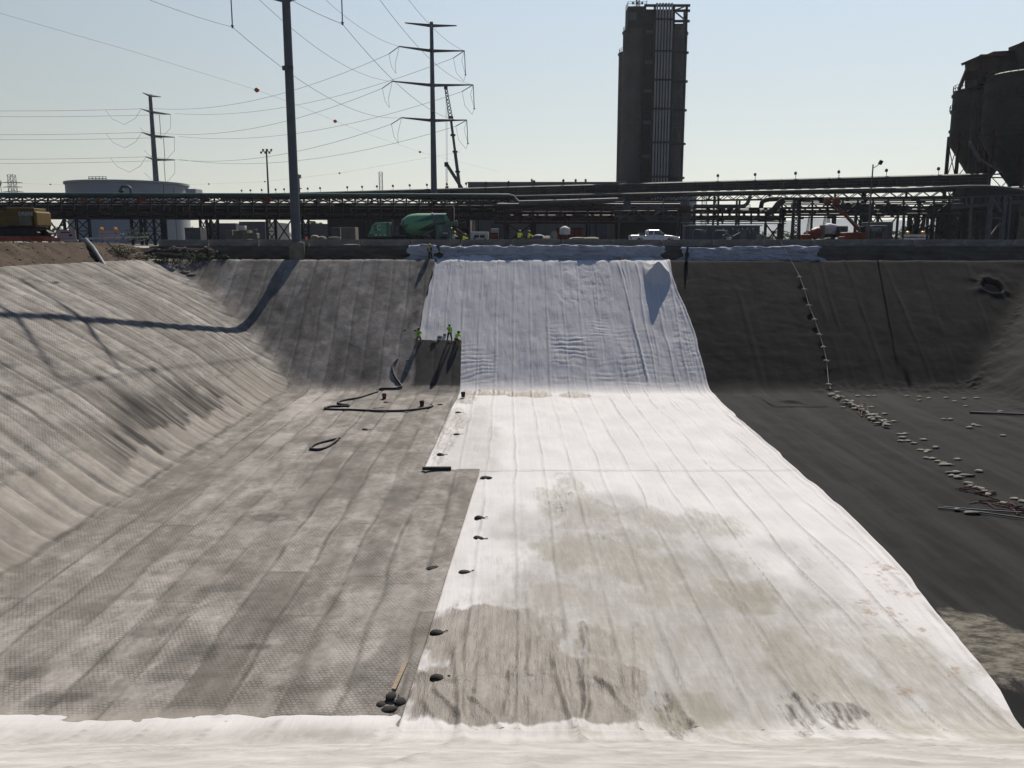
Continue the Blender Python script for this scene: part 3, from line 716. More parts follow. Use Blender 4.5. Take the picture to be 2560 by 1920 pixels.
# ------------------------------------------------------------------ concrete barriers
def barrier_mesh():
    b = MB(); L = 6.02
    prof = [(-.30, 0), (.30, 0), (.30, .10), (.13, .34), (.09, .80), (-.09, .80), (-.13, .34), (-.30, .10)]
    M = Matrix.Rotation(math.pi / 2, 3, 'Z')
    b.prism(prof, -L / 2, L / 2, M)
    return b
_bo = None
def bar_label(i, px):
    marks = {0: 'at the weedy bank', 2: 'just left of the tall pole', 3: 'directly behind the base of the tall pole', 5: 'under the drum of the green mixer truck',
             6: 'under the cab of the green mixer truck', 7: 'left of the two seated workers', 8: 'behind the two workers in yellow vests', 10: 'below the tailgate of the white pickup', 11: 'below the bonnet of the white pickup'}
    return marks.get(i)
bx = [X_(1277 + 125.6 * k, 103.1) for k in range(-7, 12)]
names = ['concrete road barrier farthest left beside the weedy bank', 'concrete road barrier below the beige containers', 'concrete road barrier just left of the tall steel pole', 'concrete road barrier behind the foot of the tall steel pole',
         'concrete road barrier right of the tall pole with pale rubble before it', 'concrete road barrier in front of the rear end of the green mixer truck', 'concrete road barrier in front of the cab of the green mixer truck',
         'concrete road barrier in front of the white generator', 'concrete road barrier behind the two workers in yellow vests', 'concrete road barrier in front of the dark red skip', 'concrete road barrier below the bed of the white pickup',
         'concrete road barrier below the nose of the white pickup', 'concrete road barrier in front of the hooped guard rails', 'concrete road barrier before the end of the grey cabin', 'concrete road barrier in front of the crossed steel tower legs',
         'concrete road barrier in front of the orange boom lift', 'concrete road barrier below the lamp post', 'concrete road barrier in front of the white warning board with orange lamps', 'concrete road barrier farthest right below the silos']
for i, x in enumerate(bx):
    if _bo is None:
        _bo = barrier_mesh().build('road_barrier', M_conc, bevel=.02); o = _bo
    else:
        o = _bo.copy(); COL.objects.link(o)
    o.location = (x + X_(1277 + 62.8, 103.1) - X_(1277, 103.1), 103.1 + random.uniform(-.06, .06), ZG - .005 + random.uniform(-.02, .02)); o.rotation_euler = (0, 0, random.uniform(-.006, .006))
    tag(o, names[min(i, len(names) - 1)], 'barrier', 'concrete barriers along the road')

# ------------------------------------------------------------------ power poles and wires
def sag(p, q, s, n=24):
    p, q = Vector(p), Vector(q); out = []
    for i in range(n + 1):
        f = i / n; v = p.lerp(q, f); v.z -= 4 * s * f * (1 - f); out.append(v)
    return out
def arm(mb, a, b, w0=.45, w1=.16):
    mb.tube([a, a.lerp(b, .5), b], [w0 / 2, (w0 + w1) / 4, w1 / 2], 8); return mb

# pole beside the pit
p1 = thing('power_pole', 'thick grey steel power pole on a round concrete plinth at the pit rim', 'power pole', (X_(741, 101.3), 101.3, ZR), 'steel power poles')
px1 = p1.location.x
MB().lathe([(.70, -.3), (.92, .35), (.93, 2.15), (.88, 2.2)], 28, (px1, 101.3, ZR)).build('plinth', M_plinth, p1, True)
MB().lathe([(.62, 2.2), (.62, 2.28), (.55, 2.3), (.47, 29), (.42, 46.5)], 24, (px1, 101.3, ZR)).build('shaft', M_galv, p1, True)
ldir = Vector((8.9, 83.5, 0)).normalized(); perp = Vector((ldir.y, -ldir.x, 0))
cond = []
zlow = P(717, 3, 101.3).z; zb = .5 * (P(854, 64, 100.9).z + P(585, 67, 102.3).z)
for lev, (dz, hl) in enumerate(((0, 6.55), (7.2, 7.6), (14.4, 6.2))):
    for sgn in (-1, 1):
        root = Vector((px1, 101.3, zlow + dz)); tip = root + perp * sgn * hl + Vector((0, 0, 1.6))
        arm(MB(), root, tip).build('cross_arm', M_galv, p1, True)
        low = Vector((tip.x, tip.y, zb + dz)); 
        ins = MB(); ins.cyl(tip, low, .07, n=8); ins.ball(low + Vector((0, 0, .18)), .22, 8, (1, 1, .35)); ins.ball(low, .14, 8)
        ins.build('insulator', M_ins, p1, True)
        cond.append((lev, sgn, low))
MB().box((px1, 101.3 - .5, ZR + 22), (1.25, .2, .5)).build('clamp_band', M_steel2, p1)

# second pole
base2 = Vector((X_(1087, 185), 185, ZG))
p2 = thing('power_pole', 'grey steel power pole with four tiers of cross arms beside the crane boom', 'power pole', base2, 'steel power poles')
def shaft(par, base, top, r0, r1):
    MB().tube([base, top], [r0, r1], 16).build('shaft', M_galv, par, True)
top2 = P(1078, 60, 185); shaft(p2, base2, Vector((base2.x, 185, top2.z + .4)), .78, .36)
ends2 = {}
def tier(par, cx, d, yc, tips, dl, dr, store, key, w0=.75):
    for sgn, (tx, ty) in zip((-1, 1), tips):
        tip = P(tx, ty, d + (dl if sgn < 0 else dr)); arm(MB(), Vector((cx, d, P(1280, yc, d).z)), tip, w0, .26).build('cross_arm', M_galv, par, True)
        store[(key, sgn)] = tip
for key, yc, tips in ((0, 301, ((1004, 294), (1167, 300))), (1, 213, ((981, 203), (1183, 212))), (2, 127, ((998, 116), (1161, 127))), (3, 64, ((1013, 57), (1141, 64)))):
    tier(p2, base2.x, 185, yc, tips, -4, 3, ends2, key)
base3 = Vector((X_(401, 270), 270, ZG))
p3_ = thing('power_pole', 'distant steel power pole rising behind the round white tank', 'power pole', base3, 'steel power poles')
top3 = P(380, 236, 270); shaft(p3_, base3, Vector((base3.x, 270, top3.z)), 1.15, .5)
ends3 = {}
for key, yc, tips in ((0, 399, ((365, 392), (437, 400))), (1, 340, ((354, 331), (436, 343))), (2, 280, ((353, 272), (426, 286))), (3, 239, ((357, 232), (402, 242)))):
    tier(p3_, base3.x, 270, yc, tips, -6, 5, ends3, key, .9)
# wires: previous pole > pole 1 > pole 2 > pole 3 > beyond the frame
nm = {0: 'lower', 1: 'middle', 2: 'upper'}; sd_ = {-1: 'left', 1: 'right'}
for lev, sgn, low in cond:
    back = low - Vector((9.2, 86, 0)) + Vector((0, 0, 1.0))
    tip = ends2[(lev, sgn)]
    tube_obj('power_line', sag(back, low, 3.2, 20)[:-1] + sag(low, tip, 3.0), .030, M_wire, 'power line from the near pole to the %s %s arm of the second pole' % (nm[lev], sd_[sgn]), 'power line', 'power lines')
    t3 = ends3[(lev, sgn)]; dirn = (t3 - tip).normalized()
    a = tip + dirn * 3.4 + Vector((0, 0, -1.0)); b = t3 - dirn * 3.0
    MB().cyl(tip, a, .085, n=6).build('insulator', M_ins, p2, True)
    tube_obj('power_line', sag(a, b, 4.0), .036, M_wire, 'power line from the %s %s arm of the second pole to the distant pole' % (nm[lev], sd_[sgn]), 'power line', 'power lines')
    jm = [a, a + Vector((.5, 0, -2.6)), (a + tip) / 2 + Vector((.3, 0, -4.6)), tip + Vector((-.9, 0, -3.4)), tip]
    if sgn > 0:
        foot = tip + Vector((.2, 0, -4.9)); MB().cyl(tip, foot, .08, n=6).ball(foot, .22, 6).build('insulator', M_ins, p2, True)
        jm = [a, a + Vector((.6, 0, -3.0)), a + Vector((2.2, 0, -4.8)), foot, tip + Vector((-.6, 0, -2)), tip]
    MB().tube(jm, .035, 5).build('jumper_wire', M_wire, p2, True)
    c3 = t3 - Vector((8.5, 0, 0)) if sgn < 0 else t3 - Vector((6.5, -2, 0))
    far = P(-420, {0: (388, 402), 1: (326, 340), 2: (266, 281)}[lev][0 if sgn < 0 else 1], 285)
    tube_obj('power_line', sag(t3, far, 1.0, 14), .042, M_wire, 'power line leaving the %s %s arm of the distant pole to the left' % (nm[lev], sd_[sgn]), 'power line', 'power lines')
    if sgn < 0: jj = [t3, t3 + Vector((-2, 0, -2.8)), t3 + Vector((-5.5, 0, -4.6)), t3 + Vector((-9, 0, -3)), t3 + Vector((-11, 0, -.3))]
    else:
        jj = [t3, t3 + Vector((-.3, 0, -4.2)), t3 + Vector((-3.5, 0, -7.4)), t3 + Vector((-8, 0, -6)), t3 + Vector((-10, 0, -4))]
        MB().cyl(t3 + Vector((-3.5, 0, -.2)), t3 + Vector((-3.5, 0, -7.6)), .09, n=5).build('insulator', M_ins, p3_, True)
    MB().tube(jj, .045, 5).build('jumper_wire', M_wire, p3_, True)
# shield wires with aircraft balls
w1 = [P(*a) for a in ((-250, -70, 118), (0, 33, 130), (330, 128, 148), (642, 225, 170), (740, 261, 190), (838, 303, 220), (940, 342, 262), (1050, 380, 317), (1250, 430, 420))]
tube_obj('ball_wire', w1, .022, M_wire, 'thin wire carrying the larger red marker balls', 'power line', 'power lines')
w2 = [P(*a) for a in ((1150, 380, 320), (849, 433, 374), (662, 454, 430), (522, 460, 446), (330, 463, 445), (126, 461, 440), (-150, 452, 430))]
tube_obj('ball_wire', w2, .022, M_wire, 'thin low wire carrying the small distant marker balls', 'power line', 'power lines')
for (px, py, d, r, lb) in [(642, 225, 170, .46, 'largest red marker ball, left of the tall near pole'), (838, 303, 220, .44, 'red marker ball between the near pole and the second pole'), (1050, 380, 317, .44, 'red marker ball close to the second pole'),
                          (849, 433, 374, .42, 'small marker ball low between the two big poles'), (662, 454, 430, .42, 'small marker ball beside the floodlight mast'), (522, 460, 446, .42, 'small marker ball right of the round white tank'), (126, 461, 440, .42, 'small marker ball left of the round white tank')]:
    c = P(px, py, d); b = MB().ball(c, r, 14); b.cyl(c + Vector((-.6, 0, 0)), c + Vector((.6, 0, 0)), .06, n=6)
    tag(b.build('marker_ball', M_ball, smooth=True), lb, 'marker ball', 'red marker balls on the wires')

# ------------------------------------------------------------------ lattice masts, floodlight, water tower
def lattice(name, label, cat, px, pyt, d, wb, wt, panels, arms=(), m=None, group=None):
    m = m or M_steel2
    x = X_(px, d); zt = P(px, pyt, d).z; th = thing(name, label, cat, (x, d, ZG), group)
    b = MB(); cs = lambda f: [(x + sx * (wb + (wt - wb) * f) / 2, d + sy * (wb + (wt - wb) * f) / 2, ZG + (zt - ZG) * f) for sx, sy in ((-1, -1), (1, -1), (1, 1), (-1, 1))]
    th_ = max(.10, wb * .05)
    for k in range(4): b.beam(cs(0)[k], cs(1)[k], th_)
    b.build('leg', m, th)
    b = MB()
    for i in range(panels):
        a, c = cs(i / panels), cs((i + 1) / panels)
        for k in range(4):
            k2 = (k + 1) % 4; b.beam(a[k], c[k2], th_ * .6); b.beam(a[k2], c[k], th_ * .6); b.beam(c[k], c[k2], th_ * .6)
    b.build('bracing', m, th)
    for (py, hw) in arms:
        z = P(px, py, d).z; b = MB(); b.beam((x - hw, d, z), (x, d, z + .5), .22); b.beam((x, d, z + .5), (x + hw, d, z), .22); b.beam((x - hw, d, z), (x + hw, d, z), .14); b.build('cross_arm', m, th)
    return th
lattice('lattice_mast', 'narrow steel lattice mast standing above the pipe rack left of the second pole', 'mast', 956, 430, 330, 1.25, 1.25, 12)
lattice('lattice_pylon', 'faint lattice pylon at the far left beside the water tower', 'pylon', 45, 437, 420, 3.4, 2.6, 9, ((457, 5.2), (468, 4.8), (480, 5.2)), M_galv)
for px, pt, d, lb in ((1757, 487, 300, 'lattice pylon seen below the pipe bridge right of the silo tower'), (2063, 520, 620, 'faint pylon with spread legs seen through the rack above the orange lift'), (2022, 530, 760, 'faint narrow pylon left of the spread legged pylon')):
    lattice('lattice_pylon', lb, 'pylon', px, pt, d, 6 if d > 400 else 1.8, 1.5, 9, ((545, 9),) if d > 600 and px > 2050 else (), M_galv, 'faint pylons')
fx = X_(677, 210); fz = P(675, 379, 210).z
fl_ = thing('floodlight_mast', 'slim floodlight mast with a row of lamps left of the tall near pole', 'floodlight', (fx, 210, ZG))
MB().tube([(fx, 210, ZG), (fx, 210, fz + .6)], [.30, .18], 10).build('mast', M_steel2, fl_, True)
MB().beam((fx - 1.2, 210, fz), (fx + 1.2, 210, fz), .12).build('crossbar', M_steel2, fl_)
for k in range(6):
    MB().box((fx - 1.25 + .5 * k, 209.8, fz + (.35 if k % 2 else -.25)), (.42, .35, .5)).build('floodlight_head', M_steel2, fl_, bevel=.04)
ct = thing('cell_mast', 'pale cell mast with antenna ring right of the tall near pole', 'mast', (X_(753, 400), 400, ZG)); x = ct.location.x
zt = P(752, 436, 400).z; MB().tube([(x, 400, ZG), (x, 400, zt)], [.9, .45], 10).build('mast', M_galv, ct, True)
for k in range(8):
    a = k * math.pi / 4; MB().box((x + 1.1 * math.cos(a), 400 + 1.1 * math.sin(a), zt - 1), (.3, .3, 1.7)).build('antenna', M_galv, ct)
MB().lathe([(1.3, -6.6), (1.3, -6.4), (1.3, -6.2)], 10, (x, 400, zt + 0)).build('platform', M_galv, ct)
wt = thing('water_tower', 'white ball water tower at the left edge on thin legs', 'water tower', (X_(3, 500), 500, ZG)); x = wt.location.x; zc = P(3, 455, 500).z
MB().ball((x, 500, zc), 3.4, 24, (1, 1, .95)).build('tank', M_tank, wt, True)
for k in range(6):
    a = k * math.pi / 3; MB().cyl((x + 3 * math.cos(a), 500 + 3 * math.sin(a), zc - .9), (x + 3.4 * math.cos(a), 500 + 3.4 * math.sin(a), ZG), .16, n=6).build('leg', M_galv, wt)
# lamp post near the right end
lp = thing('lamp_post', 'dark lamp post with one bulky lamp in front of the pipe racks at right', 'lamp post', (X_(2169, 108), 108, ZG)); x = lp.location.x
zt = P(2180, 411, 108).z; MB().tube([(x, 108, ZG), (x, 108, zt)], [.13, .08], 10).build('post', M_steel2, lp, True)
MB().tube([(x, 108, zt - .5), (x + .35, 107.9, zt - .25), (x + .75, 107.8, zt + .05)], .05, 6).build('bracket', M_steel2, lp, True)
MB().box((x + .85, 107.8, zt + .22), (.42, .38, .5), M=Matrix.Rotation(.5, 3, 'Y')).build('lamp_head', M_blk, lp, bevel=.05)

# ------------------------------------------------------------------ tank, buildings
d = 252; cx = X_(331, d); zt = P(300, 450, d - 16).z
tk = thing('storage_tank', 'large round pale grey storage tank with a rim at far left', 'storage tank', (cx, d, ZG))
MB().lathe([(16.6, 0), (16.6, zt - ZG), (16.55, zt - ZG + .05)], 72, (cx, d, ZG)).build('shell', M_tank, tk, True)
MB().lathe([(16.62, zt - ZG - .55), (17.0, zt - ZG - .5), (17.0, zt - ZG + .1), (16.3, zt - ZG + .12)], 72, (cx, d, ZG)).build('rim', M_tank, tk, True)
MB().lathe([(16.4, zt - ZG), (0.2, zt - ZG + .7)], 48, (cx, d, ZG)).build('roof', M_tank, tk, True)
b = MB(); b.box((cx - 1.5, d - 15.2, zt + .5), (5.0, .15, .18)); b.box((cx - 1.5, d - 15.2, zt + .95), (5.0, .15, .12))
for k in range(6): b.box((cx - 3.9 + k * .96, d - 15.2, zt + .5), (.12, .12, 1.0))
b.build('platform', M_steel2, tk)
for px in (418, 443): 
    x = X_(px, 234); MB().tube([(x, 234, ZG), (x, 234, P(px, 470 if px > 420 else 462, 234).z)], .10, 6).build('standpipe', M_steel2, tk)
def block(name, label, cat, px0, px1, pyt, d, dep, m, roof=None, roof_over=.3, group=None, wins=(), zb=ZG):
    x0, x1 = X_(px0, d), X_(px1, d); z = P(px0, pyt, d).z
    th = thing(name, label, cat, ((x0 + x1) / 2, d, zb), group)
    MB().box(((x0 + x1) / 2, d + dep / 2, (z + zb) / 2), (x1 - x0, dep, z - zb)).build('walls', m, th)
    if roof: MB().prism([(x0 - roof_over, z), (x1 + roof_over, z), (x1 + roof_over, z + .12), (x0 - roof_over, z + .12)], d - .2, d + dep + .2).build('roof', roof, th)
    for (px, py, wd, h, mm, nmx) in wins:
        c = P(px, py, d); MB().box((c.x, d - .03, c.z), (wd, .1, h)).build(nmx, mm, th)
    return th, x0, x1, z
hall, x0, x1, z = block('industrial_hall', 'long low beige industrial hall left of the silo tower', 'building', 1171, 1560, 456, 205, 30, M_bldg,
      wins=[(px, 462, .25, .5, M_blk, 'wall_lamp') for px in (1216, 1272, 1336, 1409, 1480)] + [(1245, 575, 3.4, 3.6, M_bldg2, 'loading_door'), (1500, 575, 3.4, 3.6, M_bldg2, 'loading_door')])
MB().prism([(x0 - .2, z), (x1 + .2, z), (x1 + .2, z + .12), (x0 - .2, z + .12)], 204.7, 212).build('eaves', M_roofw, hall)
MB().add([(x0, 204.9, z + .13), (x1, 204.9, z + .13), (x1, 220, z + 1.0), (x0, 220, z + 1.0)], [(0, 1, 2, 3)]).build('roof', M_roofw, hall)
for px in (1330, 1440, 1465): 
    q = P(px, 452, 207); MB().lathe([(.25, 0), (.25, .5), (.4, .55), (.1, .8)], 10, (q.x, 208, z + .25)).build('roof_vent', M_steel2, hall)
block('warehouse', 'dark grey warehouse wall behind the pipe rack legs left of the tall pole', 'building', 600, 665, 554, 185, 20, M_bldg2)
block('warehouse', 'low flat grey warehouse right of the tall pole behind the rack legs', 'building', 745, 822, 561, 190, 20, M_bldg, M_steel2)
block('warehouse', 'grey shed standing behind the rack in front of the round tank', 'building', 520, 590, 558, 195, 14, M_bldg2)
block('warehouse', 'dark low building behind the green mixer truck', 'building', 820, 1176, 545, 175, 22, M_silor)
block('roof_plant', 'small pale box shaped vent house right of the round tank', 'vent house', 472, 497, 472, 230, 5, M_tank, zb=9.0)
cab, *_ = block('site_cabin', 'long grey site cabin with small square windows right of the white pickup', 'cabin', 1722, 1898, 565, 122, 3, M_bldg2, M_roofw,
      wins=[(1762, 577, .5, .5, M_glass, 'window'), (1846, 577, .45, .5, M_glass, 'window'), (1875, 579, .35, .55, M_glass, 'window'), (1884, 579, .35, .55, M_glass, 'window'), (1858, 588, .9, 1.7, M_bldg, 'door')] + [(px, 572, .12, .18, M_lens, 'wall_lamp') for px in (1808, 1832, 1856, 1869, 1882)])
dh = thing('domed_tank', 'low domed pale tank roof just right of the silo tower', 'storage tank', (X_(1715, 215), 224, ZG)); zt = P(1715, 458, 215).z
MB().lathe([(4.2, 0), (4.2, zt - ZG - .6), (2.2, zt - ZG - .1), (.2, zt - ZG)], 32, tuple(dh.location)).build('shell', M_tank, dh, True)
# ------------------------------------------------------------------ hills and far trees
M_hill = pm('far_hill', (.055, .075, .085), .25, .01, 1)  # blue of the distant haze put into the hill colour
xs = np.linspace(-1500, 3600, 260); tt = np.linspace(0, 1, 14)
X, T = np.meshgrid(xs, tt)
hgt = 45 + 62 * sstep(150, 900, X) + 14 * fbm(X / 380, X * 0, 301) + 10 * fbm(X / 90, X * 0, 302, 3)
Y = 3300 + 900 * T + 120 * vn(X / 300, T * 2, 303); Z = ZG - 3 + (hgt + 3) * np.sin(T * math.pi / 2) + 6 * fbm(X / 60, T * 6, 304) * T
tag(sheet('hills', X, Y, Z, M_hill), kind='structure')
M_tree = pm('far_foliage', (.050, .075, .030), .35, .3, 1)
M_bark = pm('bark', (.06, .05, .04), .2, 2, .9)
rng = np.random.default_rng(5)
def leafy(c, rx, rz, n, size):
    b = MB()
    for i in range(n):
        while True:
            q = rng.uniform(-1, 1, 3)
            if .2 < (q ** 2).sum() < 1 + .2 * rng.normal(): break
        p = Vector((c[0] + q[0] * rx, c[1] + q[1] * rx, c[2] + q[2] * rz)); s_ = size * rng.uniform(.5, 1.2)
        M = Matrix.Rotation(rng.uniform(0, 6.3), 3, 'Z') @ Matrix.Rotation(rng.uniform(-1.2, 1.2), 3, 'X')
        b.add([p + M @ Vector(v) for v in ((-s_, -s_ * .6, 0), (s_, -s_ * .5, .1 * s_), (s_ * .7, s_ * .6, 0), (-s_ * .6, s_ * .5, .1 * s_))], [(0, 1, 2, 3)])
    return b
b = MB()
for i in range(150):
    x = rng.uniform(40, 420); y = rng.uniform(480, 700); hh_ = rng.uniform(4, 11)
    l = leafy((x, y, ZG + hh_ * .5), hh_ * .7, hh_ * .5, 45, 1.3); b.add(l.v, l.f)
for i in range(170):
    x = rng.uniform(-330, 40); y = rng.uniform(380, 520); hh_ = rng.uniform(4, 10)
    l = leafy((x, y, ZG + hh_ * .5), hh_ * .9, hh_ * .5, 40, 1.2); b.add(l.v, l.f)
tag(b.build('far_wood', M_tree), kind='stuff', label='hazy green wood low behind the racks')
for px, pt, d, lb in ((792, 556, 260, 'dark tree top above the low warehouse roof'), (812, 559, 270, 'smaller tree beside the dark one above the warehouse roof'), (2275, 560, 240, 'green tree seen through the rack legs left of the warning board'), (2395, 545, 230, 'green tree seen between the leaning legs at right')):
    q = P(px, pt, d); th = thing('tree', lb, 'tree', (q.x, d, ZG), 'trees behind the racks'); h_ = q.z - ZG
    MB().tube([(q.x, d, ZG), (q.x + .2, d, ZG + h_ * .6)], [.22, .10], 7).build('trunk', M_bark, th)
    leafy((q.x, d, ZG + h_ * .62), h_ * .45, h_ * .38, 260, .45).build('crown', M_tree, th)

# ------------------------------------------------------------------ the tall silo tower
D = 228.0; s = D * CP / F
def TX(px): return X_(px, D, 10)
th = thing('silo_tower', 'tall dark tower of concrete silos with white riser pipes', 'silo tower', (TX(1622), D, ZG))
def silo(px_c, r, pyt, d, m, name='silo'):
    zt = P(px_c, pyt, d).z; c = (X_(px_c, d, 10), d, ZG)
    o = MB().lathe([(r, 0), (r, zt - ZG - .4), (r + .22, zt - ZG - .35), (r + .22, zt - ZG), (.2, zt - ZG + .3)], 48, c).build(name, m, th, True)
    b = MB()
    for k in range(1, 14): b.lathe([(r + .02, (zt - ZG) * k / 14), (r + .035, (zt - ZG) * k / 14 + .05), (r + .02, (zt - ZG) * k / 14 + .10)], 48, c)
    b.build('pour_ring', M_steel2, o, True); return zt, c
def rail(mb, pts, h=1.1, n=1):
    for a, b_ in zip(pts[:-1], pts[1:]):
        a, b_ = Vector(a), Vector(b_)
        for hh_ in (h, h * .55): mb.beam(a + Vector((0, 0, hh_)), b_ + Vector((0, 0, hh_)), .07)
        k = max(1, int((b_ - a).length / 1.2))
        for i in range(k + 1): q = a.lerp(b_, i / k); mb.beam(q, q + Vector((0, 0, h)), .07)
def ring(c, r, z, a0=0, a1=6.283, n=14): return [(c[0] + r * math.cos(a0 + (a1 - a0) * i / n), c[1] + r * math.sin(a0 + (a1 - a0) * i / n), z) for i in range(n + 1)]
zA, cA = silo(1588, 4.2, 80, D, M_silo); zB, cB = silo(1579, 4.4, 134, D + 8, M_silo); zC, cC = silo(1664, 4.3, 84, D + 1, M_silo); 
for r_ in (ring(cA, 4.1, zA, 2.2, 5.2), ring(cB, 4.3, zB, 2.2, 4.4, 8), ring(cC, 4.2, zC, -1.2, 1.0, 8)):
    rb = MB(); rail(rb, r_); rb.build('handrail', M_steel, th)
fx0, fx1 = TX(1592), TX(1694); fy = D - 5.2
zt = P(1650, 14, fy).z; zs = [P(1650, y, fy).z for y in (27, 53, 132, 204, 276, 360, 445, 520)] + [ZG]
MB().box(((fx0 + TX(1658)) / 2, fy + 2.2, (ZG + P(1650, 28, fy).z) / 2), (TX(1658) - fx0, 3.0, P(1650, 28, fy).z - ZG)).build('stair_enclosure', M_steel, th)
MB().box((TX(1675), fy + 3.2, (ZG + P(1650, 52, fy).z) / 2), (TX(1692) - TX(1658), 1.0, P(1650, 52, fy).z - ZG)).build('back_panel', M_steel2, th)
b = MB()
for px in (1593, 1616, 1661, 1691): b.box((TX(px), fy, (ZG + zt) / 2), (.55, .55, zt - ZG))
b.box((TX(1692.5), fy + 3.5, (ZG + zt) / 2), (.5, .5, zt - ZG))
b.build('column', M_steel, th)
for z in [zt] + zs[:-1]: MB().box(((fx0 + fx1) / 2 + .2, fy - .05, z), (fx1 - fx0 + .6, .5, .55)).build('floor_beam', M_steel, th)
for z in zs[1:-1]: MB().box((TX(1638.5), fy - .85, z + .3), (TX(1660) - TX(1617), .12, .45)).build('pipe_clamp', M_steel, th)
b = MB(); zz = [zt] + zs
for i in range(len(zz) - 1):
    MB().beam((TX(1661), fy, zz[i] if i % 2 else zz[i + 1]), (TX(1691), fy, zz[i + 1] if i % 2 else zz[i]), .30).build('brace', M_steel2, th)
    if i > 1: zm = .5 * (zz[i] + zz[i + 1]); MB().box((TX(1676), fy, zm), (TX(1691) - TX(1661), .2, .25)).build('crossbeam', M_steel2, th); MB().box((TX(1604), fy - .1, zm + 1.2), (TX(1616) - TX(1593), .25, .8)).build('landing', M_steel2, th)
for k in range(6):
    x = TX(1621 + 7.0 * k); top = P(1650, 10, fy).z
    MB().tube([(x, fy - .55, ZG + 6), (x, fy - .55, top - .4), (x, fy - .45, top), (x, fy + .2, top + .25), (x, fy + .9, top - .1)], .21, 8).build('riser_pipe', pm('riser_pipe_paint', (.25, .245, .235), .12, .3, .6), th, True)
hx0, hx1 = TX(1555), TX(1598); zh0, zh1 = P(1588, 80, D).z, P(1588, 25, D).z
hs = MB().box(((hx0 + hx1) / 2, D - 1, (zh0 + zh1) / 2), (hx1 - hx0, 5, zh1 - zh0)).build('machine_house', M_silog, th)
MB().box((TX(1567), D - 3.52, zh1 - 2.4), (2.0, .1, 1.9)).build('window', M_bldg2, hs)
b = MB(); rail(b, [(hx0, D - 3.5, zh1), (hx1, D - 3.5, zh1)]); rail(b, [(hx0, D - 3.5, zh1), (hx0, D + 1.4, zh1)])
for k in range(4): b.beam((hx0 + .3 + k * 1.3, D - 3, zh0 - 1), (hx0 + .3 + k * 1.3, D - 3, zh0 + 2), .2)
b.build('handrail', M_steel, th)
b = MB(); x = TX(1581); zm = P(1593, -14, D).z
for sx in (-.4, .4):
    for sy in (-.4, .4): b.beam((x + sx, D - 1 + sy, zh1), (x + sx, D - 1 + sy, zm), .1)
n_ = 6
for k in range(n_):
    z0, z1 = zh1 + (zm - zh1) * k / n_, zh1 + (zm - zh1) * (k + 1) / n_
    for sy in (-.4, .4): b.beam((x - .4, D - 1 + sy, z0), (x + .4, D - 1 + sy, z1), .07); b.beam((x + .4, D - 1 + sy, z0), (x - .4, D - 1 + sy, z1), .07)
b.build('antenna_mast', M_steel2, th)
b = MB(); x = TX(1600); b.cyl((x, D - 3, zh1), (x, D - 3, P(1612, 2, D).z), .06, n=6); b.ball((x, D - 3, P(1612, 3, D).z), .3, 8); b.build('beacon', M_steel2, th)
for k in range(3): MB().box((TX(1566 + 11 * k), D - 3.6, zh1 + .7), (.45, .3, .5)).build('floodlight_head', M_blk, th)

# ------------------------------------------------------------------ right-hand silos
def hopper_silo(label, pxc, pyt, pyb, pyc, d, r):
    zt, zb_, zc = P(pxc, pyt, d).z, P(pxc, pyb, d).z, P(pxc, pyc, d).z
    c = (X_(pxc, d, 10), d, ZG); th = thing('hopper_silo', label, 'silo', c, 'dark hopper silos')
    MB().lathe([(1.2, zc - ZG - 2.0), (r * .42, zc - ZG), (r, zb_ - ZG), (r, zt - ZG), (r * .9, zt - ZG + .25), (.3, zt - ZG + .5)], 48, c).build('shell', M_silog, th, True)
    for f in (.03, .25, .62, .93): 
        z = zb_ + (zt - zb_) * f; MB().lathe([(r + .01, z - ZG - .18), (r + .22, z - ZG - .16), (r + .22, z - ZG + .16), (r + .01, z - ZG + .18)], 48, c).build('ring_beam', M_silog, th, True)
    for r_ in (ring((c[0], c[1]), r + .3, zb_ + (zt - zb_) * .63, 2.3, 4.9), ring((c[0], c[1]), r, zt, 2.3, 4.9), ring((c[0], c[1]), r + .3, zb_, 2.4, 3.6, 6)):
        b = MB(); rail(b, r_, 1.0); b.build('handrail', M_steel, th)
    for a in (2.62, 3.45, 4.3, 5.2):
        x, y = c[0] + r * math.cos(a), c[1] + r * math.sin(a); MB().beam((x, y, ZG), (x, y, zb_ + 1.5), .50).build('leg', M_rust, th)
    b = MB()
    for a0, a1 in ((2.62, 3.45), (3.45, 4.3), (4.3, 5.2)):
        q0, q1 = (c[0] + r * math.cos(a0), c[1] + r * math.sin(a0)), (c[0] + r * math.cos(a1), c[1] + r * math.sin(a1))
        for z0, z1 in ((ZG + 1, 6), (6, 11.5), (11.5, zb_)):
            b.beam((*q0, z0), (*q1, z1), .12); b.beam((*q1, z0), (*q0, z1), .12); b.beam((*q0, z1), (*q1, z1), .22)
    b.build('bracing', M_steel, th)
    return th, c, zt
sl_, cL, zL = hopper_silo('dark hopper silo on the left of the pair at the right edge', 2448, 226, 358, 433, 160, 5.75)
sr_, cR, zR = hopper_silo('dark hopper silo on the right of the pair, cut by the frame edge', 2541, 190, 345, 436, 150, 6.3)
q = lambda px, py, d=152.0: P(px, py, d)
b = MB(); pts = [q(2414, 224, 158), q(2412, 160, 158), q(2422, 155, 158), q(2452, 141, 158), q(2508, 138, 158), q(2508, 196, 158), q(2460, 224, 158)]
b.prism([(p.x, p.z) for p in pts], 154, 158); b.build('head_house', M_silor, sl_)
b = MB(); b.prism([(p.x, p.z) for p in (q(2521, 190, 156), q(2521, 119, 156), q(2536, 112, 156), q(2620, 112, 156), q(2620, 190, 156))], 153, 156); b.build('elevator_house', M_silog, sr_)
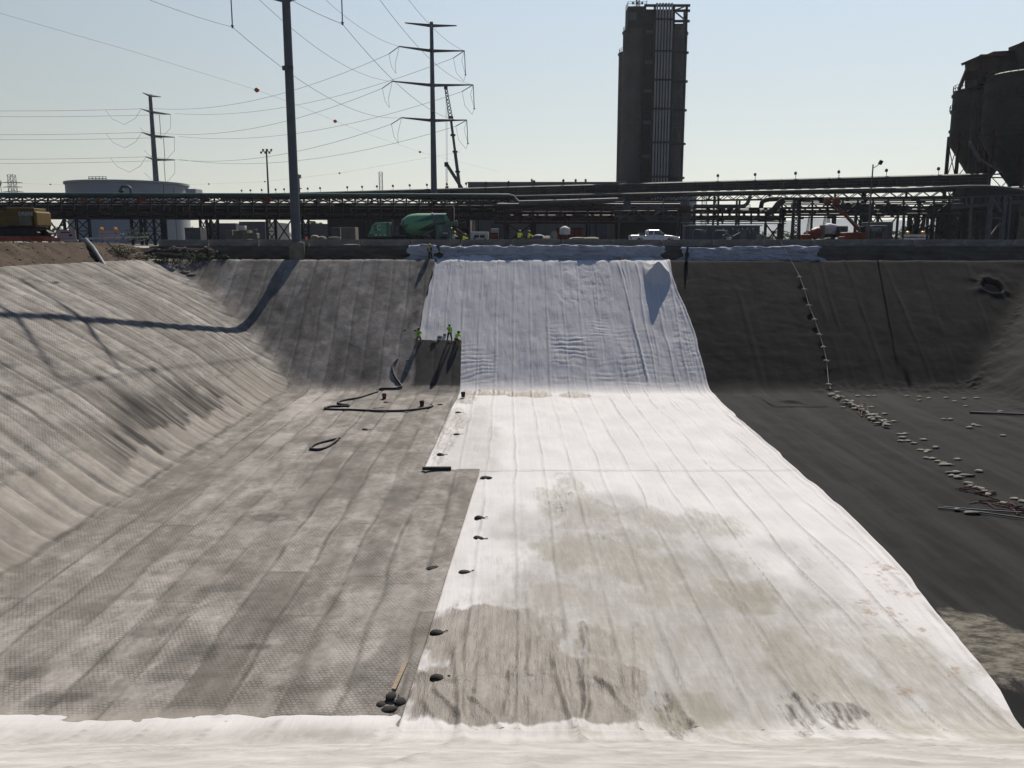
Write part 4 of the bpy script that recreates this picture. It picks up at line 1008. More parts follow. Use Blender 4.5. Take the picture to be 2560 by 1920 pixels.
for px, py, w_, h_ in ((2432, 190, 2.2, 1.6), (2470, 172, 2.6, 1.2), (2495, 205, 1.6, 1.2)): MB().box(q(px, py, 153.8), (w_, .2, h_)).build('rust_panel', M_rust, sl_)
MB().box(q(2548, 150, 153.8), (1.6, .2, 1.2)).build('louvre', M_steel, sr_)
for a_, c_, w_ in ((q(2405, 161, 153.7), q(2456, 139, 153.7), .45), (q(2420, 168, 153.7), q(2397, 224, 153.7), .5), (q(2450, 139, 153.7), q(2517, 137, 153.7), .35), (q(2474, 138, 153.7), q(2487, 131, 153.7), .18), (q(2500, 138, 153.7), q(2512, 132, 153.7), .18), (q(2414, 184, 153.7), q(2414, 224, 153.7), .2)): MB().beam(a_, c_, w_).build('roof_beam', M_rust, sl_)
MB().box(q(2490, 200, 153.0), (6, 1.5, .8)).build('roof_platform', M_steel, sl_)
stair = MB()
for k in range(2): stair.beam(P(2424, 355, 143 - k), P(2450, 398, 143 - k), .3); stair.beam(P(2450, 398, 143 - k), P(2506, 432, 143 - k), .3)
for k in range(14): p_ = P(2424 + 26 * k / 13, 350 + 43 * k / 13, 142); stair.beam(p_, p_ + Vector((0, 0, -1)), .08)
stair.build('stairway', M_steel2, sl_)
for px in (2421, 2431): MB().beam(P(px, 438, 144), P(px + 14, 230, 144), .45).build('column', M_silog, sl_)

# ------------------------------------------------------------------ conveyor gallery and the pipe bridge under it
def G(f, up=0.0, dn=0.0):            # point along the gallery: f=0 far left, 1 at the silos
    a, c = P(560, 486.5, 246), P(2475, 433, 141); v = a.lerp(c, f); return v + Vector((0, dn, up))
gal = thing('conveyor_gallery', 'long dark enclosed conveyor gallery running up to the silos at right', 'conveyor', (G(.5).x, G(.5).y, ZG))
n_ = 23
gd = (G(1) - G(0)).normalized(); gn = Vector((gd.y, -gd.x, 0)).normalized()
for k in range(n_):
    a, c = G(k / n_), G((k + 1) / n_ - .0006); b = MB(); hgt = 1.75 + .02 * (k % 3)
    vs = []
    for p_ in (a, c):
        for o_, z in ((-1.35, -hgt), (1.35, -hgt), (1.35, -.25), (.5, 0), (-.5, 0), (-1.35, -.25)): vs.append(p_ + gn * o_ + Vector((0, 0, z)))
    b.add(vs, [(0, 1, 2, 3, 4, 5), (11, 10, 9, 8, 7, 6)] + [(i, i + 6, (i + 1) % 6 + 6, (i + 1) % 6) for i in range(6)])
    b.build('cladding_bay', M_gal, gal)
b = MB()
for k in range(70):
    f = k / 70; p_ = G(f) + gn * 1.9 + Vector((0, 0, -1.75)); b.beam(p_ + Vector((0, 0, .0)), p_ + Vector((0, 0, 1.0)), .06)
b.beam(G(.1) + gn * 1.9 + Vector((0, 0, -.75)), G(1) + gn * 1.9 + Vector((0, 0, -.75)), .07); b.beam(G(.1) + gn * 1.9 + Vector((0, 0, -1.25)), G(1) + gn * 1.9 + Vector((0, 0, -1.25)), .06)
b.beam(G(.1) + gn * 1.7 + Vector((0, 0, -1.9)), G(1) + gn * 1.7 + Vector((0, 0, -1.9)), .9, .12); b.build('walkway', M_steel2, gal)
for k in range(60):
    p_ = G(.2 + .8 * k / 60); MB().box(p_ + Vector((0, 0, -2.05)), (.9, 1.2, .3)).build('idler_frame', M_steel, gal)
glamps = [605, 627, 655, 690, 711, 770, 801, 869, 906, 943, 983, 1025, 1068, 1118, 1166, 1216, 1272, 1336, 1409, 1795, 1888, 1989, 2097, 2216, 2346]
lproto = None
for i, px in enumerate(glamps):
    lo_, hi_ = 0.0, 1.0
    for _ in range(40):
        m_ = (lo_ + hi_) / 2; g_ = G(m_); dep = g_.y * CP - g_.z * SP
        if 1280 + F * g_.x / dep < px: lo_ = m_
        else: hi_ = m_
    g_ = G(lo_)
    lb = 'small lamp on a short post on the conveyor gallery roof'
    if lproto is None:
        lproto = thing('gallery_lamp', lb, 'lamp', (0, 0, 0), 'lamps along the conveyor gallery')
        MB().cyl((0, 0, -.1), (0, 0, .75), .05, n=6).build('post', M_steel, lproto, world=False)
        MB().lathe([(.12, .70), (.26, .78), (.26, 1.05), (.14, 1.25)], 10, (-.06, 0, 0)).build('lamp_head', M_blk, lproto, world=False)
        o = lproto
    else: o = copy_tree(lproto)
    o.location = g_
leg_f = (.30, .46, .62, .76, .90)
for f in leg_f:
    p_ = G(f) + Vector((0, 0, -2.2)); b = MB()
    for sg in (-1, 1): b.beam(p_ + gn * sg * 1.1, Vector((p_.x, p_.y, ZG)) + gn * sg * 1.6, .35)
    b.beam(p_ + gn * 1.3 + Vector((0, 0, -4)), p_ - gn * 1.3 + Vector((0, 0, -4)), .2); b.beam(p_ + gn * 1.2, p_ - gn * 1.4 + Vector((0, 0, -5)), .15)
    b.build('trestle', M_steel, gal)
# pipe bridge: follows the gallery 1.5 m lower
pb = thing('pipe_bridge', 'zigzag truss pipe bridge just under the conveyor gallery', 'pipe bridge', (G(.6).x, G(.6).y - 3, ZG))
def B_(f, up): return G(f, up) + gn * 3.6
b = MB(); f0, f1 = .40, .985
for up in (-2.95, -3.9): 
    for o_ in (0, 1.6): b.beam(B_(f0, up) + gn * o_, B_(f1, up) + gn * o_, .26)
b.build('chord', M_steel, pb)
b = MB(); N = 88
for k in range(N):
    a, c = f0 + (f1 - f0) * k / N, f0 + (f1 - f0) * (k + 1) / N
    for o_ in (0, 1.6): b.beam(B_(a, -2.95 if k % 2 else -3.9) + gn * o_, B_(c, -3.9 if k % 2 else -2.95) + gn * o_, .13)
    if k % 9 == 0: b.beam(B_(a, -2.95), B_(a, -3.9), .3)
b.build('web', M_steel, pb)
for o_, up, r in ((.2, -2.55, .22), (.9, -2.6, .18), (1.5, -2.5, .25)): MB().tube([B_(f0 - .02, up) + gn * o_, B_(f1, up) + gn * o_], r, 8).build('pipe', M_gal if o_ < 1 else M_steel2, pb, True)
for f in (.47, .60, .70, .79, .88, .95):
    p_ = B_(f, -3.9); b = MB(); b.beam(p_, (p_.x, p_.y, ZG), .32); b.beam(p_ + gn * 1.6, (p_ + gn * 1.6).xy.to_3d() + Vector((0, 0, ZG)), .32); b.build('leg', M_steel, pb)

# ------------------------------------------------------------------ crane behind the gallery
d = 222; q = lambda px, py: P(px, py, d)
cr = thing('mobile_crane', 'telescopic crane with a lattice tip right of the second pole', 'crane', (q(1156, 600).x, d, ZG))
a, c = q(1158, 500), q(1127, 296); foot = Vector((a.x + .6, d, ZG + 2.2))
b = MB(); b.beam(foot, foot.lerp(c, .38), 1.0, 1.15); b.build('boom', M_steel2, cr)
MB().beam(foot.lerp(c, .37), foot.lerp(c, .72), .8, .92).build('boom_section', M_steel2, cr); MB().beam(foot.lerp(c, .71), c, .62, .72).build('boom_section', M_steel2, cr)
for f in (.38, .55, .72, .86): MB().box(foot.lerp(c, f), (1.25, 1.25, .4)).build('collar', M_steel, cr)
t_ = q(1114.5, 219); b = MB(); ax, ay = frame(t_ - c)
for i in range(4):
    o_ = (ax * (1 if i % 2 else -1) + ay * (1 if i > 1 else -1)); b.beam(c + o_ * .5, t_ + o_ * .3, .12)
for k in range(9):
    p0, p1_ = c.lerp(t_, k / 9), c.lerp(t_, (k + 1) / 9); w_ = .5 - .2 * k / 9
    for o_ in (-1, 1): b.beam(p0 + ax * w_ + ay * w_ * o_, p1_ - ax * w_ + ay * w_ * o_, .09); b.beam(p0 - ax * w_ + ay * w_ * o_, p1_ + ax * w_ + ay * w_ * o_, .09)
b.box(c, (1.2, 1.2, 1.0)); b.box(t_, (.9, .7, .8)); b.build('lattice_jib', M_steel, cr)
b = MB(); b.cyl(t_, q(1116, 466), .035, n=5); b.cyl(t_ + Vector((.25, 0, 0)), q(1119, 466), .035, n=5); b.build('hoist_rope', M_wire, cr)
b = MB(); b.box(q(1117.5, 471), (.8, .5, 1.1)); b.ball(q(1117.5, 478), .35, 8); b.build('hook_block', M_blk, cr)
b = MB(); b.box((foot.x + 1, d, ZG + 1.5), (11, 2.6, 1.2)); b.box((foot.x + 2, d, ZG + 2.8), (4, 2.6, 1.6)); b.build('carrier', M_yel, cr)
for k in range(4): MB().cyl((foot.x - 3.4 + k * 2.6, d - 1.4, ZG + .6), (foot.x - 3.4 + k * 2.6, d + 1.4, ZG + .6), .6, n=16).build('wheel', M_blk, cr)
d2 = 219; q = lambda px, py: P(px, py, d2)
c2_ = thing('small_crane', 'short crane boom leaning left in front of the telescopic crane', 'crane', (q(1160, 600).x, d2, ZG))
b = MB(); b.beam(q(1168, 492), q(1117, 411), .75, .85); b.build('boom', M_steel2, c2_)
b = MB(); b.box(q(1116, 411), (1.0, .8, 1.1)); b.beam(q(1117, 409), q(1113, 414), .5); b.build('boom_head', M_steel, c2_)
b = MB(); b.cyl(q(1114, 414), q(1115, 474), .03, n=5); b.cyl(q(1117, 414), q(1118, 474), .03, n=5); b.build('hoist_rope', M_wire, c2_)
b = MB(); b.beam(q(1168, 492), (q(1168, 492).x, d2, ZG + 2), .8); b.box((q(1168, 492).x, d2, ZG + 1.6), (7, 2.4, 1.8)); b.build('carrier', M_yel, c2_)

# ------------------------------------------------------------------ pipe racks
def rack(name, label, d, dep, px0, px1, tilt, chords, posts, trusses, pipes, legs, base_y, m=M_steel, mp=(M_steel2, M_rust, M_gal), seed=1, pw=.24):
    """chords: (photo y, height px); trusses: (y0, y1); pipes: (photo y, radius m, depth 0..1); legs: list of (px, kind)"""
    rg = random.Random(seed)
    k = d * CP / F
    yy = lambda y, px: y + tilt * (px - px0) / (px1 - px0)
    pt = lambda px, y, dd: P(px, yy(y, px), dd)
    th = thing(name, label, 'pipe rack', (X_((px0 + px1) / 2, d), d, ZG), 'steel pipe racks')
    b = MB()
    for (y, hpx) in chords:
        for dd in (d, d + dep): b.beam(pt(px0, y, dd), pt(px1, y, dd), .25, hpx * k)
    b.build('chord', m, th)
    ytop, ybot = min(c[0] for c in chords), max(c[0] for c in chords)
    b = MB()
    for px in posts:
        for dd in (d, d + dep): b.beam(pt(px, ytop, dd), pt(px, ybot, dd), pw)
        for (y, hpx) in chords: b.beam(pt(px, y, d), pt(px, y, d + dep), .2)
    b.build('posts', m, th)
    for dd in (d - .02, d + dep):
        b = MB()
        for (y0, y1, st) in trusses:
            for i, (pa, pc) in enumerate(zip(posts[:-1], posts[1:])):
                up = (i + (dd > d)) % 2
                b.beam(pt(pa, y0 if up else y1, dd), pt(pc, y1 if up else y0, dd), .17)
        b.build('bracing', m, th)
    for (y, r, f) in pipes:
        a0 = px0 + rg.uniform(0, .03) * (px1 - px0); a1 = px1 - rg.uniform(0, .03) * (px1 - px0)
        MB().tube([pt(a0, y, d + dep * f), pt(a1, y, d + dep * f)], r, 8).build('pipe', rg.choice(mp), th, True)
    for i in range(min(95, int((px1 - px0) / 9))):
        px = rg.uniform(px0, px1); y = rg.choice([p_[0] for p_ in pipes]) if pipes else ytop
        MB().box(pt(px, y + rg.uniform(-2, 2), d + dep * rg.random()), (rg.uniform(.3, 1.6), .4, rg.uniform(.25, .6))).build('pipe_shoe', m, th)
    for px, kind in legs:
        wd = {'n': .34, 'w': .9, 's': .25}.get(kind, .34)
        for dd in (d, d + dep):
            q_ = pt(px, ybot, dd); b = MB(); b.beam(q_, (q_.x, dd, ZG), wd, .4); b.build('leg', m, th)
    lx = [l for l in legs]
    for (pa, ka), (pc, kc) in zip(lx[:-1], lx[1:]):
        if pc - pa < 70 and ka != 's':
            for dd in (d, d + dep):
                b = MB()
                A0, A1 = pt(pa, ybot, dd), pt(pc, ybot, dd); zb_ = ZG + .3; zm = (A0.z + zb_) / 2
                if pc - pa > 34: b.beam(A0, (A1.x, dd, zb_), .18); b.beam(A1, (A0.x, dd, zb_), .18)
                else:
                    b.beam(A0, (A1.x, dd, zm), .14); b.beam(A1, (A0.x, dd, zm), .14); b.beam((A0.x, dd, zm), (A1.x, dd, zb_), .14); b.beam((A1.x, dd, zm), (A0.x, dd, zb_), .14); b.beam((A0.x, dd, zm), (A1.x, dd, zm), .14)
                b.build('leg_bracing', m, th)
    return th, pt
postsA = list(range(-40, 1275, 32))
rA, ptA = rack('pipe_rack', 'long dark pipe rack with a green pipe on top across the left half', 134, 5.5, -40, 1264, 2.5, [(492, 5), (507.5, 3.5), (517, 2), (530, 3.5), (546, 4.5)], postsA, [(492, 507, 'Z')],
     [(501, .10, .5), (514, .22, .2), (511.5, .18, .8), (516, .20, .55), (523.5, .24, .3), (526, .20, .7), (521, .16, .5), (534, .30, .25), (532, .25, .8), (537, .22, .5), (540, .18, .15), (543, .2, .7)],
     [(95, 'n'), (120, 'n'), (160, 'n'), (190, 'n'), (222, 'n'), (328, 'n'), (351, 'n'), (362, 'n'), (384, 'n'), (408, 'w'), (500, 'n'), (516, 'n'), (526, 'n'), (544, 'n'), (667, 'n'), (688, 'n'), (730, 'n'), (756, 'n'), (771, 'n'), (908, 'w'), (925, 's'), (1058, 'n'), (1090, 'n'), (1140, 'n'), (1170, 'n')], 605, seed=3)
a, c = P(-40, 486.5, 133.6), P(1276, 489.5, 133.6)
MB().tube([a, c], .32, 12).build('green_pipe', M_gpipe, rA, True)
MB().tube([c + Vector((-.3, 0, -.1)), P(1282, 490, 133.6), P(1297, 507, 133.6), P(1312, 509, 133.6)], .26, 10).build('down_pipe', M_galv, rA, True)
MB().tube([P(302, 482, 133.2), P(302, 470, 133.2), P(306, 466, 133.2), P(320, 466, 133.2), P(326, 470, 133.2), P(328, 484, 133.2)], .20, 10).build('bent_pipe', M_gpipe, rA, True)
MB().lathe([(.15, -.3), (.45, -.1), (.45, .1), (.15, .3)], 12, P(303, 477, 133)).build('valve_wheel', M_gpipe, rA, True)
for px, wpx in ((206, 9), (246, 9), (668, 18), (512, 22), (355, 20)): MB().box(P(px, 499, 133.8), (wpx * .064, .25, .75)).build('cover_panel', M_ored if px != 512 else M_rust, rA)
for px in (70, 235, 300, 415, 450, 520, 590, 820, 860): MB().box(P(px, 524, 136), (random.uniform(1.2, 2.6), 2.5, random.uniform(.9, 1.5))).build('junction_box', M_steel, rA)
postsB = [1240, 1262, 1300, 1334, 1368, 1402, 1436, 1470, 1504, 1540]
rB, ptB = rack('pipe_rack', 'red brown pipe rack behind the two workers in yellow vests', 131, 5.5, 1236, 1560, 0, [(517.5, 6), (527, 2.5), (551, 2.5), (557, 5.5)], postsB, [(532, 551, 'Z')],
     [(522, .12, .5), (531.5, .22, .3), (536, .25, .7), (540, .18, .5), (545, .22, .2), (548, .2, .8), (512, .25, .1), (509, .12, .6)],
     [(1266, 'w'), (1333, 'w'), (1467, 'n')], 605, m=M_rust, seed=5)
MB().tube([P(1297, 508, 131), P(1420, 505, 131), P(1545, 501, 131)], .42, 10).build('grey_pipe', M_steel2, rB, True)
for px in (1388, 1450, 1482): MB().beam(P(px, 516, 131), P(px, 496, 131), .22).build('stanchion', M_steel, rB)
b = MB(); b.beam(P(1400, 514, 130.8), P(1438, 506, 130.8), .12); b.beam(P(1438, 506, 130.8), P(1440, 514, 130.8), .12); b.beam(P(1400, 514, 130.8), P(1400, 504, 130.8), .12); b.beam(P(1400, 504, 130.8), P(1440, 506, 130.8), .12); b.build('frame', M_steel2, rB)
rC, ptC = rack('pipe_rack', 'paler grey truss pipe rack above and behind the white pickup', 127, 4, 1534, 1700, 0, [(521.5, 2.6), (551.5, 1.6), (554.5, 1.8)], [1548, 1585, 1621, 1659, 1695], [(522, 551, 'Z')],
     [(506, .14, .2), (512, .22, .5), (518, .18, .6), (530, .25, .8), (537, .22, .9), (543, .25, .6), (548, .2, .9)], [(1548, 's'), (1695, 's')], 605, m=M_steel2, seed=6, pw=.2)
MB().box(P(1620, 538, 131.5), (9.5, .3, 2.2)).build('cable_tray', M_steel, rC)
MB().box(P(1610, 580, 146), (11, 8, 4.6)).build('pump_house', M_silog, rC)
b = MB(); b.beam(P(1658, 504, 127), P(1694, 504, 127), .2); b.beam(P(1658, 504, 127), P(1658, 520, 127), .15); b.box(P(1568, 514, 127), (1.0, .8, 1.4)); b.build('platform', M_steel2, rC)
rD, ptD = rack('pipe_rack', 'dark truss pipe rack above the grey site cabin', 130, 4.5, 1698, 1965, 0, [(520, 2.6), (553, 3), (559, 2)], [1735, 1770, 1806, 1842, 1878, 1914, 1950], [(520, 553, 'Z')],
     [(530, .27, .4), (543.5, .30, .7), (548, .18, .2), (525, .12, .9)], [(1704, 's'), (1716, 's'), (1914, 'n'), (1952, 'w')], 605, seed=7)
b = MB(); rail(b, [P(1735, 520, 129.8), P(1875, 520, 129.8)], .5); b.build('handrail', M_steel, rD)
MB().tube([P(1733, 516, 132), P(1850, 516, 132), P(1862, 514, 132), P(1869, 508, 132), P(1873, 497, 132), P(1876, 490, 132)], .30, 12).build('bent_pipe', M_steel2, rD, True)
MB().tube([P(1902, 520, 129), P(1905, 506, 129), P(1912, 501, 129), P(1925, 498, 129), P(1955, 497, 129)], .35, 10).build('bent_pipe', M_steel, rD, True)
MB().tube([P(1915, 535, 128), P(1935, 525, 128), P(1945, 512, 128), P(1958, 500, 128)], .5, 10).build('bent_pipe', M_silog, rD, True)
for k in range(5): MB().tube([P(1704 + 4.2 * k, 497, 128), P(1704 + 4.2 * k, 516, 128)], .11, 6).build('riser', M_galv, rD, True)
for k in range(5): MB().tube([P(1706 + 4 * k, 533, 126), P(1706 + 4 * k, 598, 126)], .07, 6).build('conduit', M_steel2, rD, True)
MB().box(P(1712, 528, 128), (1.6, 1.2, 1.6)).build('junction_box', M_rust, rD)
rE, ptE = rack('pipe_rack', 'dark open pipe rack above the orange boom lift', 133, 6, 1950, 2420, -2, [(497, 7), (508, 3), (521, 4), (531, 3.5), (539, 3)], list(range(1955, 2425, 38)), [(508, 539, 'Z')],
     [(503, .12, .5), (512, .1, .3), (520, .2, .7), (529, .3, .4), (537, .2, .2), (501, .2, .9), (544, .1, .5)], [(1958, 'n'), (2030, 's'), (2140, 'n'), (2160, 'n'), (2172, 'w'), (2195, 'n'), (2245, 's'), (2275, 'n'), (2290, 's'), (2320, 'n'), (2345, 'n'), (2372, 'w'), (2400, 'n')], 605, seed=8)
for px in (2110, 2150, 2215, 2230, 2330, 2350, 2385): MB().box(P(px, 518 + (px % 7), 136), (random.uniform(1.5, 3.2), 3, random.uniform(1.0, 1.8))).build('junction_box', M_steel, rE)
lt = thing('rack_tower', 'pair of dark lattice legs crossed with bracing left of the orange lift', 'tower', (X_(1990, 126), 126, ZG))
for px0, px1 in ((1986, 1979), (1999, 1997)):
    for dd in (126, 129): MB().beam(P(px0, 500, dd), (P(px1, 604, dd).x, dd, ZG), .38).build('leg', M_steel, lt)
for dd in (126, 129):
  b = MB()
  for y0, y1 in ((540, 556), (556, 572), (572, 588), (588, 603)):
    f = lambda y: (y - 500) / 104
    l0, r0, l1, r1 = 1986 - 7 * f(y0), 1999 - 2 * f(y0), 1986 - 7 * f(y1), 1999 - 2 * f(y1)
    b.beam(P(l0, y0, dd), P(r1, y1, dd), .12); b.beam(P(r0, y0, dd), P(l1, y1, dd), .12); b.beam(P(l1, y1, dd), P(r1, y1, dd), .12)
  b.build('bracing', M_steel, lt)
# tangle of legs and the sloping conveyor under the silos
cv = thing('sloping_conveyor', 'pale edged sloping conveyor on grey columns under the right silos', 'conveyor', (X_(2470, 124), 124, ZG))
b = MB(); b.beam(P(2384, 519, 124), P(2580, 503, 124), 1.4, .45); b.beam(P(2384, 515.5, 123.2), P(2580, 499, 123.2), .12); b.build('deck', M_steel2, cv)
b = MB()
for k in range(13): px = 2384 + 16 * k; b.beam(P(px, 518 - 1.3 * k, 123.3), P(px, 494 - .6 * k, 123.3), .14)
b.beam(P(2384, 494, 123.3), P(2580, 486, 123.3), .2); b.build('side_posts', M_steel2, cv)
MB().tube([P(2240, 474, 122), P(2420, 466, 122), P(2465, 466, 122), P(2510, 469, 122), P(2600, 483, 122)], .2, 8).build('pipe', M_steel2, cv, True)
b = MB(); b.beam(P(2400, 482, 125), P(2590, 480, 125), 2.5, 1.3); b.build('chute', M_steel, cv)
for px0, px1 in ((2478, 2468), (2512, 2503), (2526, 2519), (2430, 2424)): MB().beam(P(px0, 490, 122), (P(px1, 604, 122).x, 122, ZG), .55 if px0 in (2478, 2512) else .3).build('column', M_steel2, cv)
for a_, c_, w_ in (((2474, 593), (2502, 556), .3), ((2480, 496), (2504, 530), .3), ((2476, 545), (2506, 545), .2)): MB().beam(P(*a_, 121.8), P(*c_, 121.8), w_).build('brace', M_steel2, cv)
tl = thing('trestle_legs', 'tangle of dark crossed trestle legs below the right silos', 'trestle', (X_(2400, 138), 138, ZG))
rg = random.Random(4)
for k in range(16):
    px = 2262 + 17 * k + rg.uniform(-4, 4); dd = rg.uniform(128, 150); MB().beam(P(px, 536, dd), (P(px + rg.uniform(-9, 9), 600, dd).x, dd, ZG), rg.uniform(.25, .6)).build('leg', rg.choice([M_steel, M_steel, M_rust]), tl)
b = MB()
for k in range(26):
    px = 2260 + rg.uniform(0, 270); dd = rg.uniform(128, 148); MB().beam(P(px, rg.uniform(540, 565), dd), P(px + rg.choice([-24, 24, 30, -18]), rg.uniform(572, 600), dd), .16).build('brace', M_steel, tl)
for y in (553, 566): MB().beam(P(2350, y, 140), P(2420, y, 140), .35).build('crossbeam', M_steel, tl)
MB().box(P(2478, 560, 150), (10, 8, 6.5)).build('dark_shed', M_silog, tl); MB().box(P(2468, 508, 140), (9, 5, 2.6)).build('hopper_box', M_steel, tl)
co2 = thing('concrete_vessel', 'pale concrete round vessel with a green stripe at the right edge', 'tank', (X_(2578, 126), 126, ZG))
MB().lathe([(1.9, 0), (1.9, P(2570, 500, 126).z - ZG)], 32, tuple(co2.location)).build('shell', M_conc, co2, True)
MB().lathe([(1.92, 4.3), (1.93, 4.35), (1.93, 4.75), (1.92, 4.8)], 32, tuple(co2.location)).build('stripe', M_gpipe, co2, True)

# ------------------------------------------------------------------ vehicles
def wheel(par, x, y, r, w, z=None, name='wheel'):
    z = r if z is None else z
    M = Matrix.Rotation(math.pi / 2, 3, 'X')
    o = MB().lathe([(r * .55, -w / 2), (r * .93, -w / 2), (r, -w * .35), (r, w * .35), (r * .93, w / 2), (r * .55, w / 2)], 24, (x, y, z), M).build(name, M_blk, par, True, world=False)
    MB().lathe([(.04, -w * .32), (r * .5, -w * .36), (r * .56, -w * .5), (r * .56, w * .5), (r * .5, w * .36), (.04, w * .32)], 16, (x, y, z), M).build('rim', M_steel2, o, True, world=False)
    return o
# white pickup, nose to the right
pk = thing('pickup_truck', 'white extended cab pickup truck parked behind the barriers', 'pickup', (X_(1634, 106.4), 106.4, ZG))
def arch(cx, r, z0): return [(cx + r * math.cos(a), z0 + r * math.sin(a)) for a in [math.pi * k / 10 for k in range(10, -1, -1)]]
prof = [(-3.05, .55)] + arch(-1.86, .50, .55) + arch(1.95, .50, .55) + [(2.95, .5), (3.08, .62), (3.08, .95), (2.98, 1.12), (2.2, 1.27), (1.35, 1.34), (-3.05, 1.34)]
MB().prism(prof, -.98, .98).build('body', M_wpaint, pk, world=False, bevel=.05)
cabp = [(-1.02, 1.30), (-.98, 1.92), (-.72, 1.99), (.55, 1.98), (1.42, 1.33)]
MB().prism(cabp, -.84, .84).build('cab', M_wpaint, pk, world=False, bevel=.07)
for sy in (-1, 1):
    for pl in ([(-.78, 1.40), (-.78, 1.84), (-.22, 1.86), (-.22, 1.40)], [(-.06, 1.40), (-.06, 1.86), (.52, 1.86), (1.12, 1.40)]):
        MB().prism(pl, sy * .846 - .01, sy * .846 + .01).build('side_window', M_glass, pk, world=False)
    for x in (-2.55 - .44,): MB().box((x, sy * .93, 1.02), (.16, .14, .40)).build('tail_lamp', M_red, pk, world=False, bevel=.02)
    MB().box((2.98, sy * .78, .98), (.22, .34, .22)).build('headlight', M_lens, pk, world=False, bevel=.03)
    MB().box((1.05, sy * 1.04, 1.45), (.2, .2, .24)).build('mirror', M_blk, pk, world=False, bevel=.03)
    MB().box((-.14, sy * .99, 1.12), (.2, .03, .04)).build('handle', M_blk, pk, world=False)
    MB().box((-.14, sy * .982, .95), (.015, .01, .72)).build('door_seam', M_blk, pk, world=False)
MB().prism([(.62, 1.95), (1.36, 1.37), (1.40, 1.40), (.66, 1.98)], -.74, .74).build('windscreen', M_glass, pk, world=False)
MB().box((-1.55, 0, 1.45), (.75, 1.7, .32)).build('tool_box', M_bldg, pk, world=False, bevel=.02)
MB().box((3.1, 0, .55), (.16, 1.9, .22)).build('front_bumper', M_galv, pk, world=False, bevel=.03); MB().box((-3.12, 0, .58), (.16, 1.9, .22)).build('rear_bumper', M_galv, pk, world=False, bevel=.03)
MB().box((-.72, 0, 2.03), (.18, .3, .09)).build('beacon', M_lens, pk, world=False)
for x in (-1.86, 1.95):
    for sy in (-.84, .84): wheel(pk, x, sy, .40, .26)
for dx in (.1, .3, .5): MB().box((.55 + dx, -.985, 1.02), (.14, .012, .05)).build('door_marking', M_steel2, pk, world=False)

# front-discharge mixer, cab to the right
mx = thing('mixer_truck', 'green concrete mixer truck with a two tone drum and grey chute', 'mixer truck', (X_(1030, 107.2), 107.2, ZG))
mx.scale = (1.1, 1.05, 1.1)
MB().box((-.3, 0, .95), (9.4, .9, .35)).build('frame', M_blk, mx, world=False)
hood = [(-4.85, 1.05), (-4.75, 1.5), (-4.35, 2.35), (-4.0, 2.62), (-2.75, 2.68), (-2.75, 1.05)]
h_ = MB().prism(hood, -1.15, 1.15).build('engine_hood', M_lgrn, mx, world=False, bevel=.06)
MB().box((-2.58, 0, 1.86), (.36, 2.25, 1.66)).build('hood_collar', M_grn, mx, world=False, bevel=.04)
MB().box((-3.6, 0, 1.16), (2.6, 2.36, .36)).build('rear_skirt', M_grn, mx, world=False, bevel=.04)
MB().box((-3.98, -1.165, 2.02), (.36, .02, .62)).build('emblem_panel', M_grn, h_, world=False)
lettering('E', .50, M_lgrn, h_, (-3.98, -1.18, 2.04), (math.pi / 2, 0, 0)); lettering('C', .78, M_dirtyw, h_, (-3.60, -1.175, 2.04), (math.pi / 2, 0, 0))
for k in range(5): MB().box((-4.02 + k * .12, -1.165, 1.55), (.085, .02, .15)).build('emblem_lettering', M_grn, h_, world=False)
for k in range(3): MB().box((-3.95 + k * .5, -1.19, 1.23), (.34, .02, .12)).build('skirt_lettering', M_dirtyw, h_, world=False)
for x, z1 in ((-2.15, 2.35), (-1.55, 2.18)): MB().cyl((x, -.8, 1.15), (x, -.8, z1), .20, n=14).build('air_cylinder', M_steel2, mx, True, world=False)
MB().tube([(-2.1, -.6, 1.9), (-2.1, -.6, 2.75), (-2.2, -.6, 3.0)], .10, 8).build('exhaust_stack', M_steel2, mx, True, world=False)
MB().box((-1.1, 0, 1.75), (.9, 1.6, 1.1)).build('drum_pedestal', M_steel, mx, world=False)
# drum, axis tilted up towards the cab
A_ = Vector((-.95, 0, 2.05)); tilt = R(12)
Mx = Matrix.Rotation(-tilt, 3, 'Y') @ Matrix.Rotation(math.pi / 2, 3, 'Y')
dr = MB().lathe([(.55, -.15), (.95, .05), (1.28, .75), (1.33, 1.2), (1.28, 1.9), (1.0, 3.2), (.72, 4.5), (.58, 5.3)], 40, A_, Mx).build('drum', M_lgrn, mx, True, world=False)
MB().lathe([(.57, -.16), (.962, .04), (1.10, .32), (1.02, .25)], 40, A_, Mx).build('drum_base_band', M_grn, dr, True, world=False)
MB().lathe([(.93, 3.55), (1.02, 3.56), (1.01, 3.72), (.90, 3.72)], 40, A_, Mx).build('drum_ring', M_galv, dr, True, world=False)
MB().lathe([(.905, 3.72), (.735, 4.5), (.655, 4.9), (.60, 4.9)], 40, A_, Mx).build('drum_neck', M_grn, dr, True, world=False)
